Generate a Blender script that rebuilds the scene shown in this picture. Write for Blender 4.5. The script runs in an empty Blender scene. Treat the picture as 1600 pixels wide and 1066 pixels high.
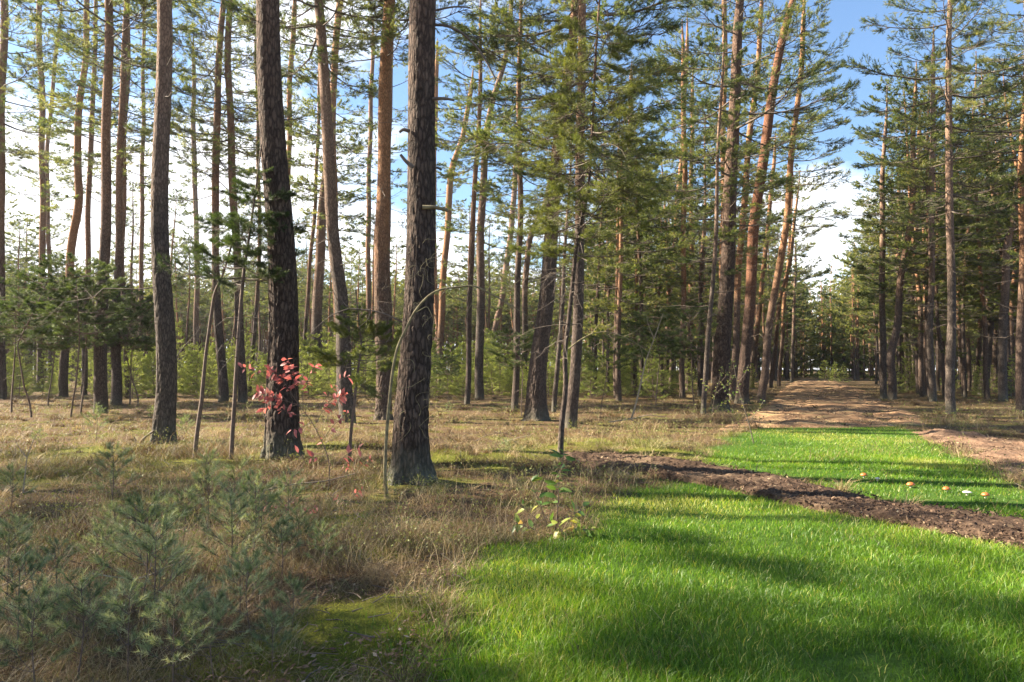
import bpy, math, random
import numpy as np
from math import radians as RAD, pi

C = bpy.context.scene
# ------------------------------------------------------------------ camera
F, CX, CY, HOR, CAMH = 1155.0, 800.0, 533.0, 577.0, 1.6
PITCH = math.atan((HOR - CY) / F)
cd = bpy.data.cameras.new('camera'); cam = bpy.data.objects.new('camera', cd)
C.collection.objects.link(cam); C.camera = cam
cd.sensor_width = 36.0; cd.lens = F * 36.0 / 1600.0
cd.clip_start = 0.05; cd.clip_end = 3000
cam.location = (0, 0, CAMH); cam.rotation_euler = (pi / 2 + PITCH, 0, 0)
# ------------------------------------------------------------------ sun, sky, exposure
SUN_AZ, SUN_EL = RAD(-78), RAD(32)
SDIR = np.array([math.sin(SUN_AZ) * math.cos(SUN_EL), math.cos(SUN_AZ) * math.cos(SUN_EL), math.sin(SUN_EL)])
sl = bpy.data.lights.new('sun', 'SUN'); sl.energy = 5.0; sl.angle = RAD(0.7); sl.color = (1.0, 0.87, 0.68)
so = bpy.data.objects.new('sun', sl); C.collection.objects.link(so)
so.rotation_euler = (pi / 2 - SUN_EL, 0, -SUN_AZ + pi)
so.location = (-60, 30, 40)
W = bpy.data.worlds.new('World'); C.world = W; W.use_nodes = True
nt = W.node_tree; nt.nodes.clear(); N = nt.nodes.new; LK = nt.links.new
out = N('ShaderNodeOutputWorld'); bg = N('ShaderNodeBackground'); sky = N('ShaderNodeTexSky')
sky.sky_type = 'NISHITA'; sky.sun_disc = False; sky.sun_elevation = SUN_EL; sky.sun_rotation = SUN_AZ % (2 * pi)
sky.air_density = 1.1; sky.dust_density = 0.5; sky.ozone_density = 4.0
bg.inputs['Strength'].default_value = 0.05
tc = N('ShaderNodeTexCoord'); sep = N('ShaderNodeSeparateXYZ'); LK(tc.outputs['Generated'], sep.inputs[0])
mx = N('ShaderNodeMath'); mx.operation = 'MAXIMUM'; LK(sep.outputs['Z'], mx.inputs[0]); mx.inputs[1].default_value = 0.02
ad = N('ShaderNodeMath'); ad.operation = 'ADD'; LK(mx.outputs[0], ad.inputs[0]); ad.inputs[1].default_value = 0.12
dv = N('ShaderNodeVectorMath'); dv.operation = 'SCALE'
iv = N('ShaderNodeMath'); iv.operation = 'DIVIDE'; iv.inputs[0].default_value = 1.0; LK(ad.outputs[0], iv.inputs[1])
LK(tc.outputs['Generated'], dv.inputs[0]); LK(iv.outputs[0], dv.inputs['Scale'])
cn = N('ShaderNodeTexNoise'); cn.inputs['Scale'].default_value = 1.1; cn.inputs['Detail'].default_value = 8; cn.inputs['Roughness'].default_value = 0.58
LK(dv.outputs[0], cn.inputs['Vector'])
lo = N('ShaderNodeMapRange'); LK(sep.outputs['Z'], lo.inputs[0]); lo.inputs[1].default_value = 0.0; lo.inputs[2].default_value = 0.36
lo.inputs[3].default_value = 0.28; lo.inputs[4].default_value = -0.09
sm = N('ShaderNodeMath'); sm.operation = 'ADD'; LK(cn.outputs[0], sm.inputs[0]); sm2 = N('ShaderNodeMath'); sm2.operation = 'MULTIPLY_ADD'; LK(sep.outputs['X'], sm2.inputs[0]); sm2.inputs[1].default_value = -0.16; LK(lo.outputs[0], sm2.inputs[2]); LK(sm2.outputs[0], sm.inputs[1])
cr = N('ShaderNodeMapRange'); LK(sm.outputs[0], cr.inputs[0]); cr.inputs[1].default_value = 0.50; cr.inputs[2].default_value = 0.66
mxc = N('ShaderNodeMix'); mxc.data_type = 'RGBA'; LK(cr.outputs[0], mxc.inputs[0]); LK(sky.outputs[0], mxc.inputs[6])
mxc.inputs[7].default_value = (7.6, 7.7, 7.9, 1)
LK(mxc.outputs[2], bg.inputs['Color']); LK(bg.outputs[0], out.inputs[0])
C.view_settings.view_transform = 'Standard'; C.view_settings.look = 'None'
C.view_settings.exposure = 2.45; C.view_settings.gamma = 1.0; C.view_settings.use_curve_mapping = False
C.render.engine = 'CYCLES'
cy = C.cycles
cy.max_bounces = 6; cy.diffuse_bounces = 3; cy.glossy_bounces = 1; cy.transmission_bounces = 3; cy.transparent_max_bounces = 4
cy.use_denoising = True; cy.caustics_reflective = False; cy.caustics_refractive = False
cy.sample_clamp_indirect = 3.0; cy.use_adaptive_sampling = False
try: cy.denoiser = 'OPENIMAGEDENOISE'; cy.denoising_prefilter = 'ACCURATE'
except Exception: pass

# ------------------------------------------------------------------ measuring helpers
def ray(px, py):
    x = (np.asarray(px, float) - CX) / F; u = -(np.asarray(py, float) - CY) / F
    c, s = math.cos(PITCH), math.sin(PITCH)
    dy = c - u * s; dz = s + u * c
    return x / dy, dz / dy
def g(px, py):                       # point on flat ground seen at a pixel
    a, b = ray(px, py); Y = CAMH / -b
    return a * Y, Y
def at(px, py, Y):
    a, b = ray(px, py); return np.array([a * Y, Y, CAMH + b * Y])
def hashn(ix, iy, seed):
    h = (ix.astype(np.int64) * 374761393 + iy.astype(np.int64) * 668265263 + seed * 1442695041) & 0xffffffff
    h = ((h ^ (h >> 13)) * 1274126177) & 0xffffffff
    return ((h ^ (h >> 16)) & 0xffffff) / float(0xffffff)
def vn(x, y, sc, seed=0, per=None):
    x = np.asarray(x, float) * sc; y = np.asarray(y, float) * sc if per is None else np.asarray(y, float)
    ix = np.floor(x); iy = np.floor(y); fx = x - ix; fy = y - iy
    fx = fx * fx * (3 - 2 * fx); fy = fy * fy * (3 - 2 * fy)
    def hh(a, b):
        if per is not None: a = np.mod(a, per)
        return hashn(a, b, seed)
    return (hh(ix, iy) * (1 - fx) + hh(ix + 1, iy) * fx) * (1 - fy) + (hh(ix, iy + 1) * (1 - fx) + hh(ix + 1, iy + 1) * fx) * fy
def fbm(x, y, sc, seed=0, o=3):
    s = 0; a = 0.5; t = 0
    for i in range(o): s = s + a * vn(x, y, sc * 2 ** i, seed + i * 7); t += a; a *= 0.5
    return s / t
def pip(x, y, poly):
    x = np.asarray(x, float); y = np.asarray(y, float); r = np.zeros(x.shape, bool); n = len(poly)
    for i in range(n):
        x0, y0 = poly[i]; x1, y1 = poly[(i + 1) % n]
        if y0 == y1: continue
        c = (y0 > y) != (y1 > y)
        r ^= c & (x < (x1 - x0) * (y - y0) / (y1 - y0) + x0)
    return r
def gp(pts): return [tuple(float(v) for v in g(a, b)) for a, b in pts]

# ------------------------------------------------------------------ ground zones
LAWN = gp([(640, 1400), (668, 1066), (690, 1000), (725, 930), (790, 862), (860, 848), (925, 838), (945, 800), (985, 765), (1050, 752), (1100, 742),
           (1300, 806), (1450, 826), (1660, 872), (2300, 1000), (2300, 1400)]) + [(6, 1), (0, 1)]
LAWN2 = gp([(1085, 728), (1115, 706), (1135, 688), (1168, 670), (1300, 664), (1400, 662), (1450, 680), (1490, 704), (1530, 732), (1590, 762), (1700, 800), (1760, 850),
            (1640, 846), (1480, 806), (1330, 770), (1200, 742)])
RIDGE = gp([(868, 716), (960, 716), (1060, 728), (1150, 736), (1230, 752), (1330, 776), (1420, 796), (1540, 812), (1760, 850), (1760, 905), (1600, 858), (1500, 842),
            (1400, 822), (1280, 800), (1180, 776), (1060, 752), (960, 736), (875, 728)])
RIDGE2 = gp([(1440, 676), (1480, 672), (1545, 684), (1640, 696), (1800, 730), (1800, 800), (1620, 752), (1570, 728), (1520, 708), (1470, 692)])
PATH = gp([(1262, 591), (1286, 591), (1306, 598), (1344, 610), (1384, 634), (1425, 648), (1440, 664), (1300, 668), (1190, 668), (1130, 672), (1170, 655), (1206, 634), (1224, 612), (1242, 598)])
MOSS = gp([(455, 985), (500, 935), (600, 945), (680, 985), (690, 1066), (440, 1100)])
mound = [(*g(175, 712), 1.5, 0.14), (*g(640, 760), 0.7, 0.08), (*g(442, 722), 0.7, 0.06), (*g(690, 716), 0.5, 0.10), (*g(775, 735), .45, .08),
         (*g(960, 700), 1.6, 0.10), (*g(560, 700), 1.0, 0.06), (*g(100, 735), 0.8, 0.08), (*g(540, 990), 0.6, 0.05), (*g(650, 960), .35, .04), (*g(1040,716),1.2,.08), (*g(700,722),1.0,.05), (*g(790,712),1.4,.06), (*g(860,700),1.2,.05), (*g(330,722),1.2,.06), (*g(60,745),.8,.05), (*g(520,820),.5,.04), (*g(600,860),.5,.04), (*g(400,1040),.4,.04)]
def inzone(x, y, poly, seed=3, w=0.30, sc=2.0):
    k = w * (0.4 + np.clip(y, 0, 60) / 14)
    return pip(x + (fbm(x, y, sc, seed) - .5) * 2 * k, y + (fbm(x, y, sc, seed + 9) - .5) * 2.6 * k, poly)
def H(x, y):
    x = np.asarray(x, float); y = np.asarray(y, float)
    h = (fbm(x, y, 0.25, 5) - .5) * 0.14 + (fbm(x, y, 1.4, 8) - .5) * 0.11
    for (a, b, r, m) in mound: h = h + m * np.exp(-((x - a) ** 2 + (y - b) ** 2) / (r * r))
    h = h + (fbm(x, y, 7, 55, 2) - .4) * .10 * np.exp(-((x + .85) ** 2 / .8 + (y - 4.4) ** 2 / .6))
    fade = 0.25 + 0.75 * np.clip(((x - 0.36 * y - 0.2) * -1) / 2.0, 0, 1)
    return h * fade
def Hs(x, y): return float(H(np.array([x]), np.array([y]))[0])

# ------------------------------------------------------------------ mesh helpers
class MB:
    def __init__(s): s.V = []; s.F = []; s.n = 0
    def add(s, V, Fc, mat=0, v=None, smooth=True):
        V = np.asarray(V, np.float32).reshape(-1, 3); Fc = np.asarray(Fc, np.int32)
        a = np.full(len(V), 0.5, np.float32) if v is None else np.broadcast_to(np.asarray(v, np.float32), (len(V),))
        s.V.append((V, a)); s.F.append((Fc + s.n, mat, smooth)); s.n += len(V); return s
    def mesh(s, name, mats, col=None):
        me = bpy.data.meshes.new(name)
        V = np.concatenate([a for a, _ in s.V]); A = np.concatenate([b for _, b in s.V])
        me.vertices.add(len(V)); me.vertices.foreach_set('co', V.ravel())
        idx = np.concatenate([f.ravel() for f, _, _ in s.F])
        tot = np.concatenate([np.full(len(f), f.shape[1], np.int32) for f, _, _ in s.F])
        mi = np.concatenate([np.full(len(f), m, np.int32) for f, m, _ in s.F])
        sm_ = np.concatenate([np.full(len(f), q, bool) for f, _, q in s.F])
        me.loops.add(len(idx)); me.loops.foreach_set('vertex_index', idx)
        me.polygons.add(len(tot)); st = np.concatenate([[0], np.cumsum(tot)[:-1]]).astype(np.int32)
        me.polygons.foreach_set('loop_start', st)
        try: me.polygons.foreach_set('loop_total', tot)
        except Exception: pass
        me.polygons.foreach_set('material_index', mi); me.polygons.foreach_set('use_smooth', sm_)
        at_ = me.attributes.new('v', 'FLOAT', 'POINT'); at_.data.foreach_set('value', A)
        for m in mats: me.materials.append(m)
        me.update(calc_edges=True); return me
def link(name, me, parent=None, loc=None):
    o = bpy.data.objects.new(name, me); C.collection.objects.link(o)
    if parent is not None: o.parent = parent
    if loc is not None: o.location = loc
    return o
def tag(o, label=None, cat=None, group=None, kind=None):
    if label: o['label'] = label
    if cat: o['category'] = cat
    if group: o['group'] = group
    if kind: o['kind'] = kind
    return o
def norm(a): return a / (np.linalg.norm(a, axis=-1, keepdims=True) + 1e-9)
def tubes(P, R, k=3, ref=(0.17, 0.23, 0.96), cap=False):
    P = np.asarray(P, float); R = np.asarray(R, float)
    if P.ndim == 2: P = P[None]; R = R[None]
    B, n, _ = P.shape
    T = norm(np.gradient(P, axis=1)); ref = np.broadcast_to(np.array(ref, float), T.shape)
    A = norm(np.cross(T, ref)); Bn = np.cross(T, A)
    th = np.arange(k) * 2 * pi / k
    V = P[:, :, None] + R[:, :, None, None] * (np.cos(th)[None, None, :, None] * A[:, :, None] + np.sin(th)[None, None, :, None] * Bn[:, :, None])
    b = (np.arange(B) * n * k)[:, None, None]; i = (np.arange(n - 1) * k)[None, :, None]; j = np.arange(k)[None, None, :]; j2 = (j + 1) % k
    Fq = np.stack(np.broadcast_arrays(b + i + j, b + i + j2, b + i + k + j2, b + i + k + j), -1).reshape(-1, 4)
    return V.reshape(-1, 3), Fq
def needles(rng, base, d, ln, nper, nl, w, a0=30, a1=62, v=None, flat=0.0):
    B = len(base); ln = np.broadcast_to(ln, (B,))
    s = rng.random((B, nper)) ** 0.8; ph = rng.random((B, nper)) * 2 * pi
    ref = np.where(np.abs(d[:, 2:3]) > .9, np.array([[1., 0, 0]]), np.array([[0, 0, 1.]]))
    A = norm(np.cross(d, ref)); Bn = np.cross(A, d)
    ang = np.radians(a0 + (a1 - a0) * rng.random((B, nper)))
    ang = ang * (1.05 - 0.45 * s)
    rad = np.cos(ph)[..., None] * A[:, None] + (1 - flat) * np.sin(ph)[..., None] * Bn[:, None]
    nd = norm(np.cos(ang)[..., None] * d[:, None] + np.sin(ang)[..., None] * rad)
    p = base[:, None] + d[:, None] * (s * ln[:, None])[..., None]
    wv = norm(np.cross(nd, rng.normal(size=nd.shape))) * (w / 2)
    L = nl * (0.75 + 0.5 * rng.random((B, nper, 1)))
    V = np.stack([p - wv, p + wv, p + nd * L], 2).reshape(-1, 3)
    n = B * nper
    Ft = np.arange(n * 3).reshape(-1, 3)
    vv = rng.random(B) if v is None else np.broadcast_to(v, (B,))
    vv = np.repeat(np.clip(vv[:, None] + rng.normal(size=(B, nper)) * .1, 0, 1).ravel(), 3)
    return V, Ft, vv
def rotm(az, pitch, roll):
    ca, sa = math.cos(az), math.sin(az); cp, sp = math.cos(pitch), math.sin(pitch); cr_, sr = math.cos(roll), math.sin(roll)
    Rz = np.array([[ca, -sa, 0], [sa, ca, 0], [0, 0, 1]]); Ry = np.array([[cp, 0, -sp], [0, 1, 0], [sp, 0, cp]]); Rx = np.array([[1, 0, 0], [0, cr_, -sr], [0, sr, cr_]])
    return Rz @ Ry @ Rx
def blob(r, seed, sx=1, sy=1, sz=1, rough=.15, nu=16, nv=10):
    th = np.linspace(0, 2 * pi, nu, endpoint=False); ph = np.linspace(-pi / 2, pi / 2, nv)
    rr = r * (1 + rough * (vn(th[None, :] * nu / (2 * pi) * .4, (ph[:, None] + 2) * 2.2 + 0 * th[None, :], 1, seed, per=None) - .5) * 2)
    V = np.stack([rr * np.cos(ph)[:, None] * np.cos(th) * sx, rr * np.cos(ph)[:, None] * np.sin(th) * sy, rr * np.sin(ph)[:, None] * sz + 0 * th], -1).reshape(-1, 3)
    i = np.arange(nv - 1)[:, None]; j = np.arange(nu)[None]; j2 = (j + 1) % nu
    Fq = np.stack(np.broadcast_arrays(i * nu + j, i * nu + j2, (i + 1) * nu + j2, (i + 1) * nu + j), -1).reshape(-1, 4)
    return V, Fq

# ------------------------------------------------------------------ materials
def newmat(name):
    m = bpy.data.materials.new(name); m.use_nodes = True; t = m.node_tree; t.nodes.clear()
    return m, t, t.nodes.new, t.links.new
def ramp(n, stops):
    e = n.color_ramp.elements
    while len(e) > 1: e.remove(e[-1])
    e[0].position = stops[0][0]; e[0].color = (*stops[0][1], 1)
    for p, c in stops[1:]:
        q = e.new(p); q.color = (*c, 1)
def leafmat(name, stops, trans=0.35, rough=0.5, tint=(1.25, 1.2, .6), noise=True):
    m, t, n, l = newmat(name)
    a = n('ShaderNodeAttribute'); a.attribute_name = 'v'
    oi = n('ShaderNodeObjectInfo')
    ma = n('ShaderNodeMath'); ma.operation = 'MULTIPLY_ADD'; l(oi.outputs['Random'], ma.inputs[0]); ma.inputs[1].default_value = 0.3; 
    sb = n('ShaderNodeMath'); sb.operation = 'SUBTRACT'; l(a.outputs['Fac'], sb.inputs[0]); sb.inputs[1].default_value = 0.15
    l(sb.outputs[0], ma.inputs[2])
    r = n('ShaderNodeValToRGB'); ramp(r, stops); l(ma.outputs[0], r.inputs[0])
    p = n('ShaderNodeBsdfPrincipled'); p.inputs['Roughness'].default_value = rough; p.inputs['Specular IOR Level'].default_value = 0.35
    l(r.outputs[0], p.inputs['Base Color'])
    tr = n('ShaderNodeBsdfTranslucent'); mu = n('ShaderNodeMix'); mu.data_type = 'RGBA'; mu.blend_type = 'MULTIPLY'; mu.inputs[0].default_value = 1
    l(r.outputs[0], mu.inputs[6]); mu.inputs[7].default_value = (*tint, 1); l(mu.outputs[2], tr.inputs[0])
    ms = n('ShaderNodeMixShader'); ms.inputs[0].default_value = trans; l(p.outputs[0], ms.inputs[1]); l(tr.outputs[0], ms.inputs[2])
    o = n('ShaderNodeOutputMaterial'); l(ms.outputs[0], o.inputs[0]); return m
def barkmat(name, low1, low2, up1, up2, z0, z1, lichen=0.0, sc=1.0, bump=0.6):
    m, t, n, l = newmat(name)
    tcn = n('ShaderNodeTexCoord'); mp = n('ShaderNodeMapping'); mp.inputs['Scale'].default_value = (24 * sc, 24 * sc, 7.5 * sc); l(tcn.outputs['Object'], mp.inputs[0])
    wn = n('ShaderNodeTexNoise'); wn.inputs['Scale'].default_value = 3; wn.inputs['Detail'].default_value = 3; l(mp.outputs[0], wn.inputs['Vector'])
    wa = n('ShaderNodeVectorMath'); wa.operation = 'MULTIPLY_ADD'; l(wn.outputs['Color'], wa.inputs[0]); wa.inputs[1].default_value = (.7, .7, .7); l(mp.outputs[0], wa.inputs[2])
    vo = n('ShaderNodeTexVoronoi'); vo.feature = 'DISTANCE_TO_EDGE'; vo.inputs['Scale'].default_value = 1; l(wa.outputs[0], vo.inputs['Vector'])
    vc = n('ShaderNodeTexVoronoi'); vc.inputs['Scale'].default_value = 1; l(wa.outputs[0], vc.inputs['Vector'])
    fs = n('ShaderNodeMapRange'); l(vo.outputs['Distance'], fs.inputs[0]); fs.inputs[2].default_value = 0.22
    n2 = n('ShaderNodeTexNoise'); n2.inputs['Scale'].default_value = 7 * sc; n2.inputs['Detail'].default_value = 6; l(tcn.outputs['Object'], n2.inputs['Vector'])
    sp = n('ShaderNodeSeparateColor'); l(vc.outputs['Color'], sp.inputs[0])
    pl = n('ShaderNodeMath'); pl.operation = 'MULTIPLY_ADD'; l(sp.outputs[0], pl.inputs[0]); pl.inputs[1].default_value = .5
    hn = n('ShaderNodeMath'); hn.operation = 'MULTIPLY'; l(n2.outputs[0], hn.inputs[0]); hn.inputs[1].default_value = .6; l(hn.outputs[0], pl.inputs[2])
    def mixc(f, a, b, blend='MIX'):
        x = n('ShaderNodeMix'); x.data_type = 'RGBA'; x.blend_type = blend
        for s_, v_ in ((x.inputs[0], f), (x.inputs[6], a), (x.inputs[7], b)):
            if isinstance(v_, (tuple, list)): s_.default_value = (*v_, 1)
            elif isinstance(v_, (float, int)): s_.default_value = v_
            else: l(v_, s_)
        return x.outputs[2]
    cl = mixc(pl.outputs[0], low1, low2); cu = mixc(pl.outputs[0], up1, up2)
    sz = n('ShaderNodeSeparateXYZ'); l(tcn.outputs['Object'], sz.inputs[0])
    n3 = n('ShaderNodeTexNoise'); n3.inputs['Scale'].default_value = 1.5; n3.inputs['Detail'].default_value = 4; l(tcn.outputs['Object'], n3.inputs['Vector'])
    za = n('ShaderNodeMath'); za.operation = 'MULTIPLY_ADD'; l(n3.outputs[0], za.inputs[0]); za.inputs[1].default_value = 5.0; l(sz.outputs['Z'], za.inputs[2])
    zr = n('ShaderNodeMapRange'); l(za.outputs[0], zr.inputs[0]); zr.inputs[1].default_value = z0 + 2.5; zr.inputs[2].default_value = z1 + 2.5
    c = mixc(zr.outputs[0], cl, cu)
    dk = n('ShaderNodeMix'); dk.data_type = 'RGBA'; dk.blend_type = 'MULTIPLY'; dk.inputs[0].default_value = 1
    fc = n('ShaderNodeMapRange'); l(fs.outputs[0], fc.inputs[0]); fc.inputs[3].default_value = .42; fc.inputs[4].default_value = 1.0
    l(c, dk.inputs[6]); l(fc.outputs[0], dk.inputs[7]); c = dk.outputs[2]
    if lichen:
        zl = n('ShaderNodeMapRange'); l(sz.outputs['Z'], zl.inputs[0]); zl.inputs[1].default_value = .05; zl.inputs[2].default_value = 0.55; zl.inputs[3].default_value = lichen; zl.inputs[4].default_value = 0
        nl_ = n('ShaderNodeMath'); nl_.operation = 'MULTIPLY'; l(zl.outputs[0], nl_.inputs[0]); l(n2.outputs[0], nl_.inputs[1])
        c = mixc(nl_.outputs[0], c, (.15, .17, .12))
    p = n('ShaderNodeBsdfPrincipled'); p.inputs['Roughness'].default_value = .88; p.inputs['Specular IOR Level'].default_value = .2; l(c, p.inputs['Base Color'])
    hb = n('ShaderNodeMath'); hb.operation = 'ADD'; l(fs.outputs[0], hb.inputs[0]); l(n2.outputs[0], hb.inputs[1])
    b = n('ShaderNodeBump'); b.inputs['Strength'].default_value = bump; b.inputs['Distance'].default_value = .02; l(hb.outputs[0], b.inputs['Height']); l(b.outputs[0], p.inputs['Normal'])
    o = n('ShaderNodeOutputMaterial'); l(p.outputs[0], o.inputs[0]); return m
def plain(name, c1, c2, scale=8, rough=.85, bump=0.3, trans=0):
    m, t, n, l = newmat(name)
    tcn = n('ShaderNodeTexCoord'); ns = n('ShaderNodeTexNoise'); ns.inputs['Scale'].default_value = scale; ns.inputs['Detail'].default_value = 5; l(tcn.outputs['Object'], ns.inputs['Vector'])
    r = n('ShaderNodeValToRGB'); ramp(r, [(.3, c1), (.7, c2)]); l(ns.outputs[0], r.inputs[0])
    p = n('ShaderNodeBsdfPrincipled'); p.inputs['Roughness'].default_value = rough; l(r.outputs[0], p.inputs['Base Color'])
    b = n('ShaderNodeBump'); b.inputs['Strength'].default_value = bump; b.inputs['Distance'].default_value = .01; l(ns.outputs[0], b.inputs['Height']); l(b.outputs[0], p.inputs['Normal'])
    o = n('ShaderNodeOutputMaterial'); l(p.outputs[0], o.inputs[0]); return m
M = {}
M['needle'] = leafmat('pine_needles', [(0, (.042, .068, .028)), (.4, (.105, .145, .05)), (.8, (.19, .22, .08)), (1, (.29, .29, .11))], .52)
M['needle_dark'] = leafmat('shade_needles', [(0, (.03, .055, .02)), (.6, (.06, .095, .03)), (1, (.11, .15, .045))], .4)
M['needle_young'] = leafmat('young_needles', [(0, (.13, .19, .05)), (.5, (.26, .32, .10)), (1, (.40, .43, .17))], .5)
M['needle_olive'] = leafmat('olive_needles', [(0, (.06, .085, .025)), (.5, (.12, .15, .04)), (1, (.21, .23, .07))], .38)
M['needle_blue'] = leafmat('blue_needles', [(0, (.075, .115, .06)), (.5, (.17, .22, .12)), (.8, (.29, .34, .19)), (1, (.42, .44, .27))], .4)
M['grass'] = leafmat('lawn_blades', [(0, (.05, .12, .014)), (.4, (.10, .21, .014)), (.8, (.175, .305, .02)), (1, (.36, .36, .10))], .45, .42, (1.3, 1.25, .5))
M['dry'] = leafmat('dry_blades', [(0, (.07, .045, .026)), (.3, (.15, .10, .055)), (.55, (.27, .20, .105)), (.76, (.42, .34, .19)), (.86, (.12, .145, .035)), (.94, (.17, .19, .05)), (1, (.60, .52, .38))], .3, .6, (1.1, 1.0, .8))
M['moss'] = leafmat('moss_tufts', [(0, (.09, .11, .012)), (.5, (.21, .24, .02)), (1, (.36, .36, .05))], .3, .8)
M['litter'] = leafmat('litter', [(0, (.10, .05, .03)), (.4, (.17, .10, .055)), (.7, (.26, .17, .10)), (1, (.42, .32, .23))], .1, .8, (1, 1, 1))
M['clod'] = leafmat('soil_bits', [(0, (.03, .018, .012)), (.5, (.075, .045, .03)), (.85, (.17, .11, .07)), (1, (.34, .27, .17))], 0.05, .9, (1, 1, 1))
M['redleaf'] = leafmat('red_leaves', [(0, (.34, .11, .10)), (.5, (.54, .21, .19)), (.8, (.58, .33, .24)), (1, (.46, .40, .17))], .45, .45, (1.2, .9, .8))
M['greenleaf'] = leafmat('green_leaves', [(0, (.05, .11, .03)), (.55, (.13, .22, .05)), (.8, (.36, .38, .08)), (1, (.55, .36, .16))], .4, .4)
M['smallleaf'] = leafmat('small_leaves', [(0, (.10, .16, .04)), (.6, (.2, .26, .07)), (1, (.42, .36, .12))], .4, .5)
M['bark'] = barkmat('pine_bark', (.048, .035, .028), (.135, .10, .082), (.22, .115, .068), (.36, .215, .135), 5, 10, .5)
M['bark_orange'] = barkmat('orange_pine_bark', (.065, .045, .035), (.17, .12, .092), (.29, .135, .068), (.43, .24, .13), 3.5, 8, .3)
M['bark_dark'] = barkmat('dark_pine_bark', (.030, .021, .017), (.12, .085, .066), (.12, .075, .055), (.22, .14, .10), 5, 10, .8, .75, 1.0)
M['bark_red'] = barkmat('red_pine_bark', (.045, .03, .024), (.12, .08, .06), (.15, .062, .036), (.27, .13, .075), 3, 7, .5)
M['bark_grey'] = barkmat('grey_pine_bark', (.05, .04, .033), (.145, .115, .095), (.20, .12, .085), (.34, .23, .165), 4, 9, .6)
M['twig'] = plain('dead_twig', (.06, .045, .035), (.15, .12, .095), 12)
M['palewood'] = plain('pale_wood', (.15, .125, .09), (.32, .27, .20), 14)
M['mosswood'] = plain('mossy_wood', (.09, .07, .04), (.22, .19, .10), 14)
M['stem'] = plain('young_stem', (.07, .05, .04), (.16, .11, .08), 20)

# ground material: three covers mixed by painted masks and noise
def groundmat():
    m, t, n, l = newmat('forest_floor')
    tcn = n('ShaderNodeTexCoord')
    def noise(s, d=5, r=.6):
        x = n('ShaderNodeTexNoise'); x.inputs['Scale'].default_value = s; x.inputs['Detail'].default_value = d; x.inputs['Roughness'].default_value = r; l(tcn.outputs['Object'], x.inputs['Vector']); return x.outputs[0]
    def rr(f, st):
        x = n('ShaderNodeValToRGB'); ramp(x, st); l(f, x.inputs[0]); return x.outputs[0]
    def mix(f, a, b):
        x = n('ShaderNodeMix'); x.data_type = 'RGBA'; l(f, x.inputs[0]); l(a, x.inputs[6]); l(b, x.inputs[7]); return x.outputs[2]
    def att(s):
        x = n('ShaderNodeAttribute'); x.attribute_name = s; return x.outputs['Fac']
    fine = noise(45, 6, .75); big = noise(.9, 4)
    straw = rr(fine, [(.3, (.035, .022, .014)), (.5, (.10, .064, .036)), (.72, (.28, .19, .11))])
    mossc = rr(fine, [(.3, (.05, .06, .012)), (.55, (.15, .16, .025)), (.75, (.28, .26, .05))])
    green = rr(fine, [(.3, (.03, .06, .01)), (.6, (.07, .14, .02)), (.8, (.12, .2, .03))])
    bm = rr(big, [(.52, (0, 0, 0)), (.66, (.75, .75, .75))])
    c = mix(bm, straw, mossc); c = mix(att('moss'), c, mossc); c = mix(att('green'), c, green)
    p = n('ShaderNodeBsdfPrincipled'); p.inputs['Roughness'].default_value = .95; p.inputs['Specular IOR Level'].default_value = .1; l(c, p.inputs['Base Color'])
    b = n('ShaderNodeBump'); b.inputs['Strength'].default_value = .9; b.inputs['Distance'].default_value = .04; l(fine, b.inputs['Height']); l(b.outputs[0], p.inputs['Normal'])
    o = n('ShaderNodeOutputMaterial'); l(p.outputs[0], o.inputs[0]); return m
def soilmat(name, st, sc=14):
    m, t, n, l = newmat(name)
    tcn = n('ShaderNodeTexCoord'); mp = n('ShaderNodeMapping'); mp.inputs['Scale'].default_value = (1, 1, 1); l(tcn.outputs['Object'], mp.inputs[0])
    x = n('ShaderNodeTexNoise'); x.inputs['Scale'].default_value = sc; x.inputs['Detail'].default_value = 7; x.inputs['Roughness'].default_value = .7; l(mp.outputs[0], x.inputs['Vector'])
    y = n('ShaderNodeTexNoise'); y.inputs['Scale'].default_value = 1.2; y.inputs['Detail'].default_value = 4; l(mp.outputs[0], y.inputs['Vector'])
    ad_ = n('ShaderNodeMath'); ad_.operation = 'MULTIPLY_ADD'; l(y.outputs[0], ad_.inputs[0]); ad_.inputs[1].default_value = .9
    s_ = n('ShaderNodeMath'); s_.operation = 'SUBTRACT'; l(x.outputs[0], s_.inputs[0]); s_.inputs[1].default_value = .45; l(s_.outputs[0], ad_.inputs[2])
    r = n('ShaderNodeValToRGB'); ramp(r, st); l(ad_.outputs[0], r.inputs[0])
    p = n('ShaderNodeBsdfPrincipled'); p.inputs['Roughness'].default_value = .95; p.inputs['Specular IOR Level'].default_value = .1; l(r.outputs[0], p.inputs['Base Color'])
    b = n('ShaderNodeBump'); b.inputs['Strength'].default_value = 1; b.inputs['Distance'].default_value = .05; l(x.outputs[0], b.inputs['Height']); l(b.outputs[0], p.inputs['Normal'])
    o = n('ShaderNodeOutputMaterial'); l(p.outputs[0], o.inputs[0]); return m

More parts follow.
